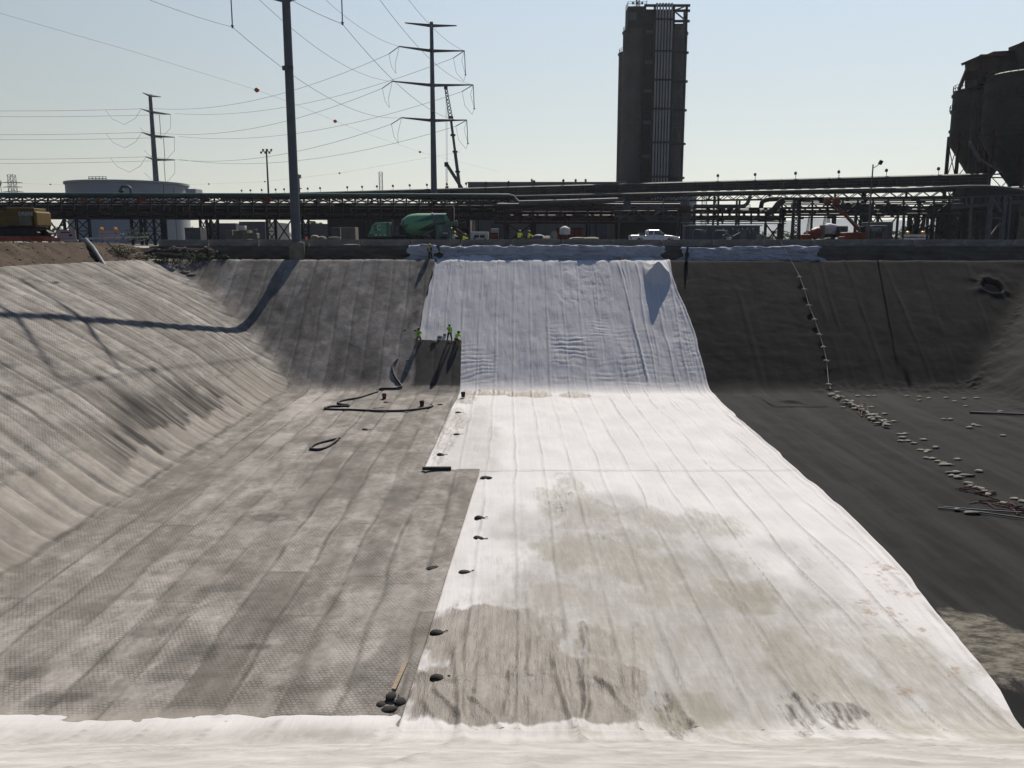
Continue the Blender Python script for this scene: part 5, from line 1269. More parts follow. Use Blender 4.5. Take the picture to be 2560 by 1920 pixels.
# dark arrow shapes on the near side of the drum
def drum_patch(pts, m, name):
    rad = lambda a: float(np.interp(a, [-.15, .05, .75, 1.2, 1.9, 3.2, 4.5, 5.3], [.55, .95, 1.28, 1.33, 1.28, 1.0, .72, .58])) + .012
    b = MB(); N_ = 14
    for i in range(N_):
        pass
    (a0, u0, v0), (a1, u1, v1) = pts
    vs = []
    for i in range(N_ + 1):
        f = i / N_; a = a0 + (a1 - a0) * f; lo_, hi_ = u0 + (u1 - u0) * f, v0 + (v1 - v0) * f
        for j in range(7):
            an = lo_ + (hi_ - lo_) * j / 6; r = rad(a)
            v = Vector((r * math.sin(an), -r * math.cos(an), a)); v = Vector((-v.x, v.y, v.z))
            vs.append(A_ + Mx @ v)
    fs = [(i * 7 + j, i * 7 + j + 1, (i + 1) * 7 + j + 1, (i + 1) * 7 + j) for i in range(N_) for j in range(6)]
    return b.add(vs, fs).build(name, m, dr, True, world=False)
drum_patch([(1.6, .22, .24), (3.55, .20, .75)], M_grn, 'dark_arrow'); drum_patch([(1.7, -.55, -.53), (3.55, -1.2, -.15)], M_grn, 'dark_arrow')
drum_patch([(.1, -.3, .25), (.85, .18, .2)], M_grn, 'dark_arrow'); drum_patch([(.15, -1.2, -.6), (.95, -.95, -.9)], M_grn, 'dark_arrow')
tip = A_ + Mx @ Vector((0, 0, 5.3))
MB().prism([(tip.x - .25, tip.z + .45), (tip.x + .55, tip.z + 1.35), (tip.x + .70, tip.z + 1.1), (tip.x + .66, tip.z - .25), (tip.x + .2, tip.z - .35)], -.55, .55).build('charge_hopper', M_silor, mx, world=False, bevel=.05)
MB().box((tip.x + .35, 0, tip.z - .55), (1.4, 1.2, .5)).build('collector', M_grn, mx, world=False, bevel=.05)
MB().beam((tip.x + .4, -.1, tip.z - .8), (tip.x + 1.9, -.1, 1.1), .5, .22).build('chute', M_silor, mx, world=False)
MB().box((3.65, -.55, 1.55), (1.7, .9, 1.75)).build('cab', M_grn, mx, world=False, bevel=.08)
MB().box((3.65, .75, 1.4), (1.9, .7, 1.4)).build('cab_side_box', M_grn, mx, world=False, bevel=.06)
MB().box((3.98, -1.005, 1.98), (.62, .02, .55)).build('side_window', M_bldg2, mx, world=False); MB().box((3.42, -1.005, 1.98), (.3, .02, .55)).build('side_window', M_glass, mx, world=False)
MB().box((3.95, -1.01, 1.46), (.55, .02, .09)).build('door_lettering', M_dirtyw, mx, world=False)
MB().tube([(4.4, -1.0, .75), (4.15, -1.1, 1.12), (3.75, -1.1, 1.22), (3.3, -1.1, 1.12), (3.0, -1.0, .7)], .09, 6).build('fender', M_grn, mx, world=False)
for k in range(4): 
    x = 1.25 + .27 * k; MB().beam((x, -1.15, 1.35), (x + .75, -1.15, .35), .20, .06).build('spare_chute', M_steel2, mx, world=False)
for x in (-2.2, -1.05, .65, 3.72):
    for sy in (-.95, .95): wheel(mx, x, sy, .53, .32)
MB().box((-.7, 0, 1.18), (5.2, 2.0, .08)).build('fender_rail', M_galv, mx, world=False)

# yellow excavator on the bank at the left edge
ex = thing('excavator', 'yellow excavator standing on the earth bank at the left edge', 'excavator', (X_(40, 84), 84, -.35), rz=0)
E = lambda px, py: P(px, py, 82.6)
w_ = lambda px0, px1: (px1 - px0) * 82.6 * CP / F
def exbox(name, px0, px1, py0, py1, m, dy=0.0, dep=2.7, par=None, bev=.05):
    a, c = E(px0, py0), E(px1, py1); return MB().box(((a.x + c.x) / 2, 82.6 + dep / 2 + dy, (a.z + c.z) / 2), (c.x - a.x, dep, a.z - c.z)).build(name, m, par or ex, bevel=bev)
ho = exbox('house', -60, 81, 527, 565, M_yel); exbox('counterweight', 81, 93, 528, 566, M_yel, -.02, 2.74, bev=.15)
exbox('engine_cover', 12, 82, 520, 528, M_yel, .2, 2.2); exbox('handrail', 15, 82, 517.6, 519.2, M_wood, 0, .12, bev=.01)
exbox('louvre_panel', 46, 80, 530, 563, M_tan, -.015, .05, ho, .01); exbox('side_panel', 28, 45, 530, 563, M_yel, -.015, .05, ho, .01)
exbox('grab_bar', 6, 21, 563, 568, M_steel2, -.1, .1); exbox('undercarriage', -30, 86, 566, 575, M_blk, .3, 2.0)
q = E(65, 534.5); lettering('DEERE', .50, M_dirtyw, ho, tuple(q + Vector((0, -.06, 0)) - ex.location), (math.pi / 2, 0, 0))
for sy in (.1, 2.2):
    a, c = E(-20, 574), E(84, 590); z0, z1 = c.z, a.z
    MB().prism([(a.x, z1), (a.x - .4, (z0 + z1) / 2), (a.x, z0), (c.x, z0), (c.x + .4, (z0 + z1) / 2), (c.x, z1)], 82.6 + sy, 82.6 + sy + .6).build('track', M_blk, ex, bevel=.08)
b = MB(); b.beam(E(-60, 540), E(-170, 470), .6, .9); b.beam(E(-170, 470), E(-230, 600), .5, .7); b.build('boom', M_yel, ex)
exbox('cab', -62, -34, 498, 540, M_yel, .1, 1.2)

# orange boom lift
bl = thing('boom_lift', 'orange boom lift with a long raised boom and a basket under the rack', 'boom lift', (X_(2128, 112), 112, ZG))
q = lambda px, py, d=112: P(px, py, d)
MB().tube([q(2150, 577), q(2117, 541), q(2086, 509)], [.26, .23, .20], 6).build('boom', M_ored, bl, world=True)
MB().tube([q(2150.5, 574, 111.7), q(2119, 540, 111.7)], .10, 6).build('boom_stripe', M_tan, bl)
MB().beam(q(2149, 575), q(2160, 574), .8, .9).build('turret', M_steel, bl)
MB().box(q(2132, 590), (2.7, 2.2, .95)).build('engine_housing', M_orange, bl, bevel=.12)
MB().box(q(2116, 596), (1.4, 2.0, .5)).build('chassis', M_orange, bl, bevel=.08)
for x in (-1.1, 1.1):
    for sy in (-1.1, 1.1): wheel(bl, x, sy, .42, .32)
for px in (2068, 2090):
    c = q(px, 503); MB().box(c, (.66, .8, .85)).build('basket_panel', M_orange, bl, bevel=.05)
c = q(2079, 505); MB().box(c + Vector((0, 0, -.45)), (1.9, .9, .08)).build('basket_floor', M_steel, bl)
b = MB(); 
for dx in (-.9, -.3, .3, .9): b.beam(c + Vector((dx, -.42, -.45)), c + Vector((dx, -.42, .6)), .06)
b.beam(c + Vector((-.9, -.42, .6)), c + Vector((.9, -.42, .6)), .06); b.build('basket_rail', M_steel, bl)

# other machines behind the barriers
cl = thing('concrete_pump', 'faded red and tan machine left of the orange boom lift', 'machine', (X_(2040, 113), 113, ZG)); q = lambda px, py, d=113: P(px, py, d)
MB().prism([(q(x, y).x, q(x, y).z) for x, y in ((2026, 596), (2026, 577), (2034, 574), (2056, 563), (2056, 596))], 112, 114).build('body', M_ored, cl, bevel=.08)
MB().box(q(2055, 580, 111.9), (.65, .3, 1.75)).build('tan_panel', M_tan, cl, bevel=.04)
MB().lathe([(.2, -.8), (.75, -.5), (.78, .2), (.5, .7)], 16, q(2041, 583, 112), Matrix.Rotation(1.2, 3, 'Y')).build('bowl', M_ored, cl, True)
MB().box(q(2014, 593), (1.2, 1.2, .75)).build('winch_box', M_orange, cl, bevel=.1); MB().cyl(q(2011, 588), q(2013, 580), .12, n=8).build('stack', M_orange, cl)
for px in (2018, 2048): wheel(cl, q(px, 598).x - cl.location.x, -1.0, .42, .3)
m2 = thing('mixer_truck', 'pale drum mixer truck half hidden between the red machine and the boom lift', 'mixer truck', (X_(2078, 118), 118, ZG)); q = lambda px, py, d=118: P(px, py, d)
MB().tube([q(2060, 579), q(2064, 577), q(2076, 575), q(2094, 569)], [.5, .95, 1.0, .42], 18).build('drum', M_dirtyw, m2, True)
MB().box(q(2076, 589), (4.6, 2.2, .4)).build('frame', M_blk, m2); MB().box(q(2100, 578), (1.4, 2.2, 1.4)).build('cab', M_bldg2, m2, bevel=.1)
for px in (2064, 2074, 2098): wheel(m2, q(px, 598).x - m2.location.x, -1.0, .5, .3)
MB().box(q(2100, 575, 116.85), (.9, .04, .5)).build('windscreen', M_glass, m2)
gt = thing('truck', 'grey flat nosed truck facing the pit right of the lamp post', 'truck', (X_(2192, 111), 111, ZG)); q = lambda px, py, d=111: P(px, py, d)
MB().box(q(2191, 580), (1.9, 2.2, 1.7)).build('cab', M_bldg2, gt, bevel=.12); MB().box(q(2190, 573, 109.85), (1.35, .04, .5)).build('windscreen', M_glass, gt); MB().box(q(2197, 588, 109.6), (1.2, .5, .9)).build('bonnet', M_bldg2, gt, bevel=.1)
MB().box(q(2197, 587, 109.3), (.8, .05, .6)).build('grille', M_blk, gt); MB().box(q(2196, 599, 109.2), (1.7, .3, .35)).build('bumper', M_ored, gt, bevel=.05)
for px in (2183, 2208): wheel(gt, q(px, 598).x - gt.location.x, -.6, .48, .3)
for px in (2177, 2209): MB().box(q(px, 577, 109.6), (.15, .2, .55)).build('mirror', M_blk, gt)
MB().box(q(2191, 578, 115), (2.2, 5, 2.4)).build('cargo_box', M_steel2, gt, bevel=.05)
rs = thing('skip', 'dark red steel skip left of the white pickup', 'skip', (X_(1418, 116), 116, ZG)); q = lambda px, py, d=116: P(px, py, d)
MB().prism([(q(x, y).x, q(x, y).z) for x, y in ((1393, 601), (1389, 573), (1456, 571), (1455, 590), (1448, 601))], 115, 117.4).build('body', M_ored, rs); MB().beam(q(1389, 573, 114.9), q(1456, 571, 114.9), .22).build('rim', M_rust, rs)
for k in range(5): MB().box(q(1400 + 12 * k, 586, 114.95), (.14, .1, 1.3)).build('rib', M_rust, rs)
tt_ = thing('water_tote', 'white plastic tote with a cone top on a stand before the red skip', 'tote', (X_(1412, 112), 112, ZG)); q = lambda px, py, d=112: P(px, py, d)
MB().lathe([(.10, .78), (.30, .70), (.66, .48), (.70, .40), (.70, -.30), (.62, -.36), (.2, -.38)], 20, q(1412, 580)).build('tank', M_dirtyw, tt_, True)
for dx in (-.5, .5):
    for dy in (-.5, .5): c = q(1412, 586); MB().beam((c.x + dx, 112 + dy, ZG), (c.x + dx, 112 + dy, c.z), .08).build('leg', M_steel, tt_)
ge = thing('generator', 'white box generator with dark vents right of the mixer chute', 'generator', (X_(1200, 109), 109, ZG)); q = lambda px, py, d=109: P(px, py, d)
MB().box(q(1199, 589), (2.3, 1.2, .95)).build('housing', M_dirtyw, ge, bevel=.05)
for px in (1191, 1206): MB().box(q(px, 591, 108.39), (.6, .03, .35)).build('vent', M_blk, ge)
for px in (1186, 1213): MB().box(q(px, 599, 108.6), (.2, .5, .35)).build('foot', M_steel, ge)
rg_ = thing('pump_set', 'small red pump set beside the white generator', 'pump', (X_(1237, 109), 109, ZG)); q = lambda px, py, d=109: P(px, py, d)
MB().box(q(1236, 592), (1.1, .9, .5)).build('base', M_ored, rg_, bevel=.05); MB().cyl(q(1228, 588), q(1244, 588), .28, n=14).build('motor', M_ored, rg_, True); MB().box(q(1237, 577), (.95, .6, .55)).build('control_box', M_tank, rg_, bevel=.04); MB().beam(q(1230, 586), q(1231, 576), .08).build('post', M_steel, rg_)
def container(label, px0, px1, py0, d, m, dep=2.4, grp=None, zt=None):
    a, c = P(px0, py0, d), P(px1, py0, d); th = thing('container', label, 'container', ((a.x + c.x) / 2, d, ZG), grp)
    o = MB().box(((a.x + c.x) / 2, d + dep / 2, (a.z + ZG) / 2), (c.x - a.x, dep, a.z - ZG)).build('shell', m, th, bevel=.03)
    n_ = max(2, int((c.x - a.x) / .5)); b = MB()
    MB().box(((a.x + c.x) / 2, d - .02, a.z - .08), (c.x - a.x, .06, .14)).build('top_rail', m, th)
    MB().box(((a.x + c.x) / 2, d - .03, ZG + 1.1), (.08, .05, 1.6)).build('door_bar', M_steel2, th)
    return th
container('small tan container left of the tall pole, nearest the dark box', 564, 580, 575, 118, M_tan); container('wide tan container left of the tall pole with a crate on top', 583, 618, 576, 118, M_tan)
tag(MB().box(P(608, 570, 119), (.72, .9, .62)).box(P(607, 569, 118.55), (.5, .04, .4)).build('crate', M_dirtyw, bevel=.03), 'pale crate standing on the wide tan container', 'crate')
container('dark open fronted steel box below the rack beside the round tank', 461, 500, 569, 116, M_steel2); container('tall brown container doors behind the rear of the mixer truck', 852, 888, 568, 120, M_tan); 
container('grey panelled container right of the tall pole', 828, 850, 569, 123, M_bldg2)
container('grey concrete box at the right end of the site cabin', 1897, 1915, 588, 112, M_conc, 1.2)
ve = thing('forklift', 'small cream forklift parked before the wide tan container', 'forklift', (X_(630, 112), 112, ZG)); q = lambda px, py, d=112: P(px, py, d)
MB().box(q(628, 590), (1.9, 1.2, .75)).build('body', M_tan, ve, bevel=.08); MB().box(q(637, 592), (.5, 1.1, .6)).build('counterweight', M_blk, ve, bevel=.08)
b = MB()
for dx in (-.6, .5):
    for dy in (-.5, .5): c = q(629, 588); b.beam((c.x + dx, 112 + dy, c.z), (c.x + dx * .9, 112 + dy, c.z + 1.0), .07)
b.box(q(629, 574), (1.3, 1.2, .08)); b.build('roof_guard', M_tan, ve)
for x in (-.6, .65):
    for sy in (-.6, .6): wheel(ve, x, sy, .38, .24)
# hoops, drum, barricades, signs, fence
for px0, px1, lb, pt_ in ((1727, 1759, 'row of galvanised hoop rails nearest the white pickup', 574), (1778, 1821, 'row of galvanised hoop rails in front of the cabin with a green pipe', 576)):
    th = thing('hoop_rails', lb, 'guard rail', (X_((px0 + px1) / 2, 109), 109, ZG))
    for k in range(4):
        o_ = k * .5; a, c = X_(px0 + k * 2.5, 109), X_(px1 - k * 1.5, 109); z = P(px0, pt_, 109).z
        MB().tube([(a, 108.4 + o_, ZG), (a, 108.4 + o_, z - .5), (a + .14, 108.4 + o_, z - .15), (a + .5, 108.4 + o_, z), (c - .5, 108.4 + o_, z), (c - .14, 108.4 + o_, z - .15), (c, 108.4 + o_, z - .5), (c, 108.4 + o_, ZG)], .045, 6).build('hoop', M_galv, th, True)
    MB().beam(P(px0 - 2, 595, 108.2), P(px1 + 12, 595, 108.2), .07).build('rail', M_galv, th)
vp = thing('valve_pipe', 'green pipe with a white valve at the foot of the hoop rails', 'pipe', (X_(1830, 108), 108, ZG)); q = lambda px, py, d=108: P(px, py, d)
MB().tube([q(1806, 598), q(1808, 590), q(1816, 585), q(1828, 596)], .16, 8).build('pipe', M_gpipe, vp, True); MB().lathe([(.1, -.25), (.32, -.2), (.32, .2), (.1, .25)], 12, q(1822, 597)).build('valve', M_dirtyw, vp, True); MB().tube([q(1832, 592), q(1842, 587), q(1850, 583)], .12, 8).build('branch', M_gpipe, vp, True)
def barricade(label, px0, px1, py, d, m, rows):
    th = thing('barricade', label, 'barricade', (X_((px0 + px1) / 2, d), d, ZG)); c0, c1 = P(px0, py, d), P(px1, py, d)
    for k in range(rows): MB().box(((c0.x + c1.x) / 2, d, c0.z - .15 - .42 * k), (c1.x - c0.x, .06, .28)).build('board', m, th, bevel=.01)
    for f in (.17, .85):
        x = c0.x + (c1.x - c0.x) * f; MB().beam((x, d + .06, ZG), (x, d + .06, c0.z + .05), .09).build('post', M_steel, th); MB().box((x, d + .06, ZG + .06), (.12, 1.0, .1)).build('foot', M_steel, th)
        MB().lathe([(.04, -.06), (.19, -.04), (.21, .05), (.19, .22), (.08, .28)], 14, (x, d, c0.z + .12), None).build('lamp', M_amber, th, True)
    return th
barricade('white board barricade with two amber lamps right of the lamp post', 2260, 2315, 586, 106.5, M_dirtyw, 2)
barricade('pale pink board barricade with two amber lamps at far left', 246, 297, 577, 104.5, pm('faded_board', (.34, .24, .22), .15, 2, .8), 3)
sg = thing('site_sign', 'weathered pinkish sign board standing behind the orange mesh at far left', 'sign', (X_(166, 100), 100, P(166, 600, 100).z))
a, c = P(141, 575, 100), P(191, 600, 100); MB().box(((a.x + c.x) / 2, 100, (a.z + c.z) / 2), (c.x - a.x, .06, a.z - c.z)).build('board', pm('pink_board', (.33, .235, .215), .15, 1.5, .85), sg)
for px in (146, 187): q_ = P(px, 575, 100.06); MB().beam(q_, (q_.x, 100.06, -2), .1).build('post', M_wood, sg)
for k in range(4): q_ = P(155 + 6 * k, 581, 99.96); MB().box(q_, (.24, .02, .12)).build('lettering', M_steel, sg)
MB().box(P(176, 588, 99.96), (.4, .02, .2)).build('lettering', M_steel, sg)
dr_ = thing('safety_drum', 'bright orange safety marker just right of the tall pole', 'marker', (X_(766, 106), 106, ZG))
MB().lathe([(.30, 0), (.30, .08), (.16, .1), (.13, 1.1), (.10, 1.15)], 14, tuple(dr_.location)).build('post', pm('safety_orange', (.62, .085, .03), .1, 2, .6), dr_, True)
MB().lathe([(.152, .55), (.150, .72), (.148, .72)], 14, tuple(dr_.location)).build('band', M_orange, dr_, True)
# orange mesh fence sagging on the bank
M_mesh = pm('orange_mesh', (.26, .075, .055), .3, 2.5, .9)
xs = np.linspace(X_(-60, 88), X_(150, 92), 120); tt = np.linspace(0, 1, 10); X, T = np.meshgrid(xs, tt)
zb_ = np.interp(X, [X_(-60, 88), X_(150, 92)], [P(0, 603, 88).z, P(150, 603, 92).z]); top = .62 + .35 * vn(X * .45, X * 0, 401) - .3 * sstep(.5, 1, (X - xs[0]) / (xs[-1] - xs[0]))
Y = 88 + 4 * (X - xs[0]) / (xs[-1] - xs[0]) + .3 * vn(X * .7, T, 402)
o = sheet('mesh_fence', X, Y, zb_ + T * np.maximum(top, .12), M_mesh); tag(o, 'sagging red orange safety mesh on the bank at far left', 'fence')
tube_obj('white_pipe', [P(205, 597, 97), P(300, 594.5, 97), P(370, 592, 98)], .13, M_dirtyw, 'long white pipe lying on top of the earth bank', 'pipe'); tube_obj('white_pipe', [P(-20, 594.5, 89), P(22, 594.8, 90)], .09, M_dirtyw, 'short white pipe lying by the excavator tracks', 'pipe'); tube_obj('white_pipe', [P(135, 603, 94), P(195, 601, 94)], .11, M_dirtyw, 'pale pipe below the pinkish sign board', 'pipe')
bp = thing('drain_pipe', 'big black plastic drain pipe running down the earth bank', 'pipe', P(235, 600, 89))
def gp(px, d, up): x = X_(px, d); return Vector((x, d, float(ground_h(np.array([x]), np.array([float(d)]))[0]) + up))
MB().tube([gp(214, 93, .45), gp(232, 90, .32), gp(256, 87, .22)], [.27, .27, .25], 20, False).tube([gp(214, 93, .45), gp(232, 90, .32), gp(256, 87, .22)], [.23, .23, .21], 20, False).build('pipe', pm('plastic_pipe', (.05, .05, .055), .3, 1, .5), bp, True)
MB().tube([gp(256, 87, .2), gp(276, 85, .1), gp(294, 83.5, .12), gp(316, 82, .2)], [.22, .14, .2, .32], 12).build('cloth_sleeve', M_conc, bp, True)
tag(MB().beam(P(392, 636.5, 99.3), P(456, 642, 98.8), .25, .45).build('plank', M_blk, bevel=.02), 'black plank lying at the rim below the weeds', 'plank')
# rubble and bags behind the barriers
def lumpy(c, r, sq, seed, m, name, rz=0.0, n=14):
    b = MB(); b.ball((0, 0, 0), 1, n); rr = random.Random(seed); ph = [rr.uniform(0, 6) for _ in range(6)]
    vs = []
    Mz = Matrix.Rotation(rz, 3, 'Z')
    for v in b.v:
        v = Vector(v); k = 1 + .16 * math.sin(3 * v.x + ph[0]) * math.cos(2.5 * v.y + ph[1]) + .10 * math.sin(5 * v.y + ph[2] + 4 * v.z)
        vs.append(Vector(c) + Mz @ Vector((v.x * r * sq[0] * k, v.y * r * sq[1] * k, v.z * r * sq[2] * k)))
    b.v = [tuple(v) for v in vs]; return b.build(name, m, smooth=True)
for i, (px, py, r, sx, sz, m, lb) in enumerate([(1346, 597, .8, 1.2, .7, M_bldg2, 'grey heap of wrapped bags behind the barrier left of the pale bags'), (1369, 598, .75, 1.3, .55, M_bag, 'pale heap of bags left of the red skip'), (1384, 591, .5, .8, 1.4, M_bag, 'upright pale sack against the red skip'),
        (1387, 600, .35, 1, .7, M_yel, 'small yellow bundle below the upright sack'), (1445, 598, .7, 2.0, .35, M_bag, 'low pale heap of cloth right of the red skip'), (1475, 597, .6, 2.0, .35, M_bag, 'second low pale heap of cloth toward the white pickup'), (787, 596, .55, 1.1, .8, M_conc, 'grey rubble heap right of the orange marker'), (806, 597, .45, 1.2, .7, M_conc, 'smaller grey rubble heap between marker and container'), (835, 596, .45, 2.2, .5, M_conc, 'long grey rubble heap under the grey container')]):
    o = lumpy(P(px, py, 108.5) , r, (sx, 1, sz), i, m, 'heap'); tag(o, lb, 'heap')
o = lumpy(P(877, 613, 102.5), .55, (1.9, .6, .28), 44, M_conc, 'heap'); tag(o, 'flat pale lump of cloth at the foot of a barrier right of the tall pole', 'heap')

# ------------------------------------------------------------------ weeds and rubble on the bank
M_weed = pm('weed_leaf', (.040, .056, .020), .35, 2, .9); M_weed2 = pm('pale_weed_leaf', (.075, .075, .036), .3, 2, .9)
def gz(x, y): return float(ground_h(np.array([x]), np.array([y]))[0])
wl = ['tall weed right of the white pipe on the bank', 'green weed clump at the far-left end of the barriers', 'low weed clump below the first barrier', 'pale weed clump beside the black plank', 'weed clump left of the black plank', 'dark weed clump above the black plank', 'small green weed on the bank below the drain pipe', 'weed clump under the beige containers', 'straggly pale weed on the bank crest', 'low dark weed at the rim corner', 'wide weed clump between bank and wall', 'small pale weed at the wall foot left of the pole', 'olive weed behind the black plank', 'last weed clump toward the tall pole']
for i, (px, py, d, h_) in enumerate([(338, 590, 97, 1.0), (470, 611, 100, .7), (505, 617, 100.5, .5), (440, 622, 99.5, .6), (380, 618, 98.5, .7), (420, 610, 99.5, .6), (290, 622, 95, .6), (560, 624, 100.8, .4), (318, 604, 97, .6), (350, 632, 97.5, .5), (520, 630, 100.5, .4), (610, 628, 101, .3), (400, 628, 99, .5), (585, 634, 100.8, .3)]):
    x = X_(px, d); z = gz(x, d); z = max(z, P(px, py + 8, d).z - .3) if i == 0 else z; th = thing('weed', wl[i], 'weed', (x, d, z), 'weeds on the bank')
    h_ *= 1.35; leafy((x, d, z + h_ * .5), h_ * 1.3, h_ * .6, 190, .12).build('leaves', M_weed if i % 3 else M_weed2, th)
    b = MB(); rr = random.Random(i)
    for k in range(7): b.tube([(x, d, z - .1), (x + rr.uniform(-.3, .3), d + rr.uniform(-.3, .3), z + h_ * rr.uniform(.5, 1.0))], [.02, .008], 4)
    b.build('stems', M_weed2, th)
b = MB(); rr = random.Random(9)
for k in range(420):
    px = rr.gauss(470, 90); d = rr.uniform(97, 101.8); x = X_(px, d)
    if x > -30.5: continue
    r = rr.uniform(.05, .20) ; z = gz(x, d); n0 = len(b.v); b.ball((x, d, z + r * .3), r, 6, (rr.uniform(.7, 1.5), 1, rr.uniform(.5, .9)))
for k in range(700):
    x = rr.uniform(-55, -41); d = rr.uniform(62, 100); r = rr.uniform(.03, .12); b.ball((x, d, gz(x, d) + r * .3), r, 6, (rr.uniform(.7, 1.5), 1, .7))
tag(b.build('rubble', M_conc), kind='stuff', label='broken stones scattered over the earth bank')

# ------------------------------------------------------------------ things lying in the pit
def on(px, py, up=0.0): x, y, z = hit(px, py); return Vector((x, y, z + up))
def hose(pts, r, label):
    w = [on(px, py) for px, py in pts]; out = []
    for i in range(len(w) - 1):
        p0, p1_, p2_, p3x = w[max(0, i - 1)], w[i], w[i + 1], w[min(len(w) - 1, i + 2)]
        for k in range(6):
            f = k / 6; v = .5 * ((2 * p1_) + (p2_ - p0) * f + (2 * p0 - 5 * p1_ + 4 * p2_ - p3x) * f * f + (3 * p1_ - p0 - 3 * p2_ + p3x) * f ** 3); out.append(v)
    out.append(w[-1]); out = [Vector((v.x, v.y, float(pit(v.x, v.y)) + .24)) for v in out]
    return tube_obj('hose', out, r, M_blk, label, 'hose', None, 10)
hose([(994, 904), (982, 920), (985, 942), (1001, 966), (1003, 973), (985, 977), (958, 977), (945, 980), (943, 985), (925, 991), (897, 1000), (868, 1005), (848, 1010), (846, 1015), (860, 1018), (872, 1018), (869, 1021), (848, 1022), (825, 1023), (812, 1027), (830, 1030), (880, 1031), (950, 1034), (1010, 1033), (1060, 1027), (1080, 1022), (1079, 1018)], .10, 'long black hose looping across the grey floor below the crew')
hose([(850, 1103), (830, 1107), (790, 1118), (777, 1127), (781, 1131), (800, 1131), (820, 1124), (838, 1111), (846, 1103)], .09, 'short black hose folded in a narrow loop on the grey floor')
for px, py, m, lb in ((961, 1001, M_ored, 'red bucket standing inside the hose loop'), (1055, 1020, M_rust, 'dark red bucket near the end of the long hose'), (1158, 997, M_blk, 'dark bucket at the corner of the white cloth')):
    c = on(px, py, .16); th = thing('bucket', lb, 'bucket', c, 'buckets on the pit floor')
    MB().lathe([(.02, .02), (.17, 0), (.215, .46), (.225, .47), (.225, .50), (.19, .50), (.16, .05)], 20, c).build('pail', m, th, True)
    MB().tube([c + Vector((.22, 0, .44)), c + Vector((.18, -.1, .30)), c + Vector((0, -.24, .22)), c + Vector((-.18, -.1, .30)), c + Vector((-.22, 0, .44))], .008, 5).build('handle', M_galv, th)
def bag_mesh(m, seed):
    b = MB(); rr = random.Random(seed); ph = [rr.uniform(0, 6) for _ in range(8)]; N_, K = 16, 22
    for i in range(N_ + 1):
        f = i / N_; x = -.34 + .62 * f
        w = .20 * math.sin(math.pi * min(1, f * 1.02)) ** .45 if f < 1 else .02
        w = max(w, .015) * (1 + .1 * math.sin(5 * f + ph[0])); h = w * (.52 + .08 * math.sin(4 * f + ph[1]))
        for j in range(K):
            a = 2 * math.pi * j / K; k_ = 1 + .06 * math.sin(3 * a + ph[2] + 4 * f) + .03 * math.sin(7 * a + ph[3] + 9 * f)
            zc = math.sin(a) * h * k_; zc = zc if zc > 0 else zc * .45
            b.v.append((x, math.cos(a) * w * k_ + .03 * math.sin(3 * f + ph[4]), .075 * (w / .2) + zc))
    for i in range(N_):
        for j in range(K): j2 = (j + 1) % K; b.f.append((i * K + j, (i + 1) * K + j, (i + 1) * K + j2, i * K + j2))
    b.f.append(tuple(range(K))); b.f.append(tuple(N_ * K + j for j in reversed(range(K)))); b.m = [0] * len(b.f)
    o = b.build('sandbag', m, smooth=True)
    tie = MB(); 
    tie.tube([(.26, .03, .06), (.32, .035, .065), (.40, .05, .09), (.45, .07, .05)], [.022, .018, .028, .02], 6); tie.build('tied_neck', m, o, True, world=False)
    return o
protos = {}
def sandbag(c, rz, m, label, group, sc=1.0, tilt=(0, 0)):
    k = (m.name, random.randrange(3))
    if k not in protos: protos[k] = bag_mesh(m, len(protos) * 3 + 1); o = protos[k]
    else: o = copy_tree(protos[k])
    o.location = c; o.rotation_euler = (tilt[0], tilt[1], rz); o.scale = (sc * random.uniform(.9, 1.12), sc * random.uniform(.9, 1.1), sc * random.uniform(.9, 1.15))
    return tag(o, label, 'sandbag', group)
grpd = 'dark sandbags on the floor'
for px, py, rz, lb in [(966, 1010, .2, 'dark sandbag beside the red bucket'), (1101, 1016, .9, 'dark sandbag by the end of the long hose'), (1147, 1034, .1, 'small dark sandbag on the white cloth near the far corner'), (914, 1079, .1, 'dark sandbag alone on the grey floor between the two hoses'),
        (1143, 1089, .3, 'dark sandbag on the white cloth where its edge narrows'), (1103, 1140, .1, 'dark sandbag above the black timber on the white cloth edge'), (1200, 1298, .2, 'uppermost dark sandbag in the near row along the white cloth edge'), (1198, 1349, -.3, 'second dark sandbag in the near row along the white cloth edge'),
        (1163, 1434, .3, 'third dark sandbag in the near row, above the muddy patch'), (1094, 1586, .3, 'dark sandbag at the top left of the muddy patch'), (1096, 1706, .2, 'dark sandbag in the middle of the muddy patch'),
        (957, 1771, 1.2, 'rounded dark sandbag leftmost of the three by the board'), (975, 1783, .6, 'paler sandbag in front of the three by the board'), (1000, 1763, 1.7, 'upright pointed sandbag right of the board')]:
    c = on(px, py, .10 if (px, py) == (1096, 1706) else .015 if px > 1080 and py > 1190 or px > 1102 else .085); sandbag(c, rz, M_bagd, lb, grpd, 1.0 if py < 1150 else .92)
o = sandbag(on(978, 1757, .20), 1.45, M_bagd, 'dark sandbag standing at the foot of the wooden board', grpd, .9)
a, c = on(1016, 1664, .15), on(984, 1742, .26); tag(MB().beam(a, c, .14, .05).build('board', M_wood), 'weathered wooden board propped on the sandbags at the mat edge', 'board')
a, c = on(1056, 1181.5, .28), on(1128, 1181, .28); tag(MB().beam(a, c, .22, .22).build('timber', M_blk, bevel=.02), 'black timber lying across the step in the mat edge', 'timber')
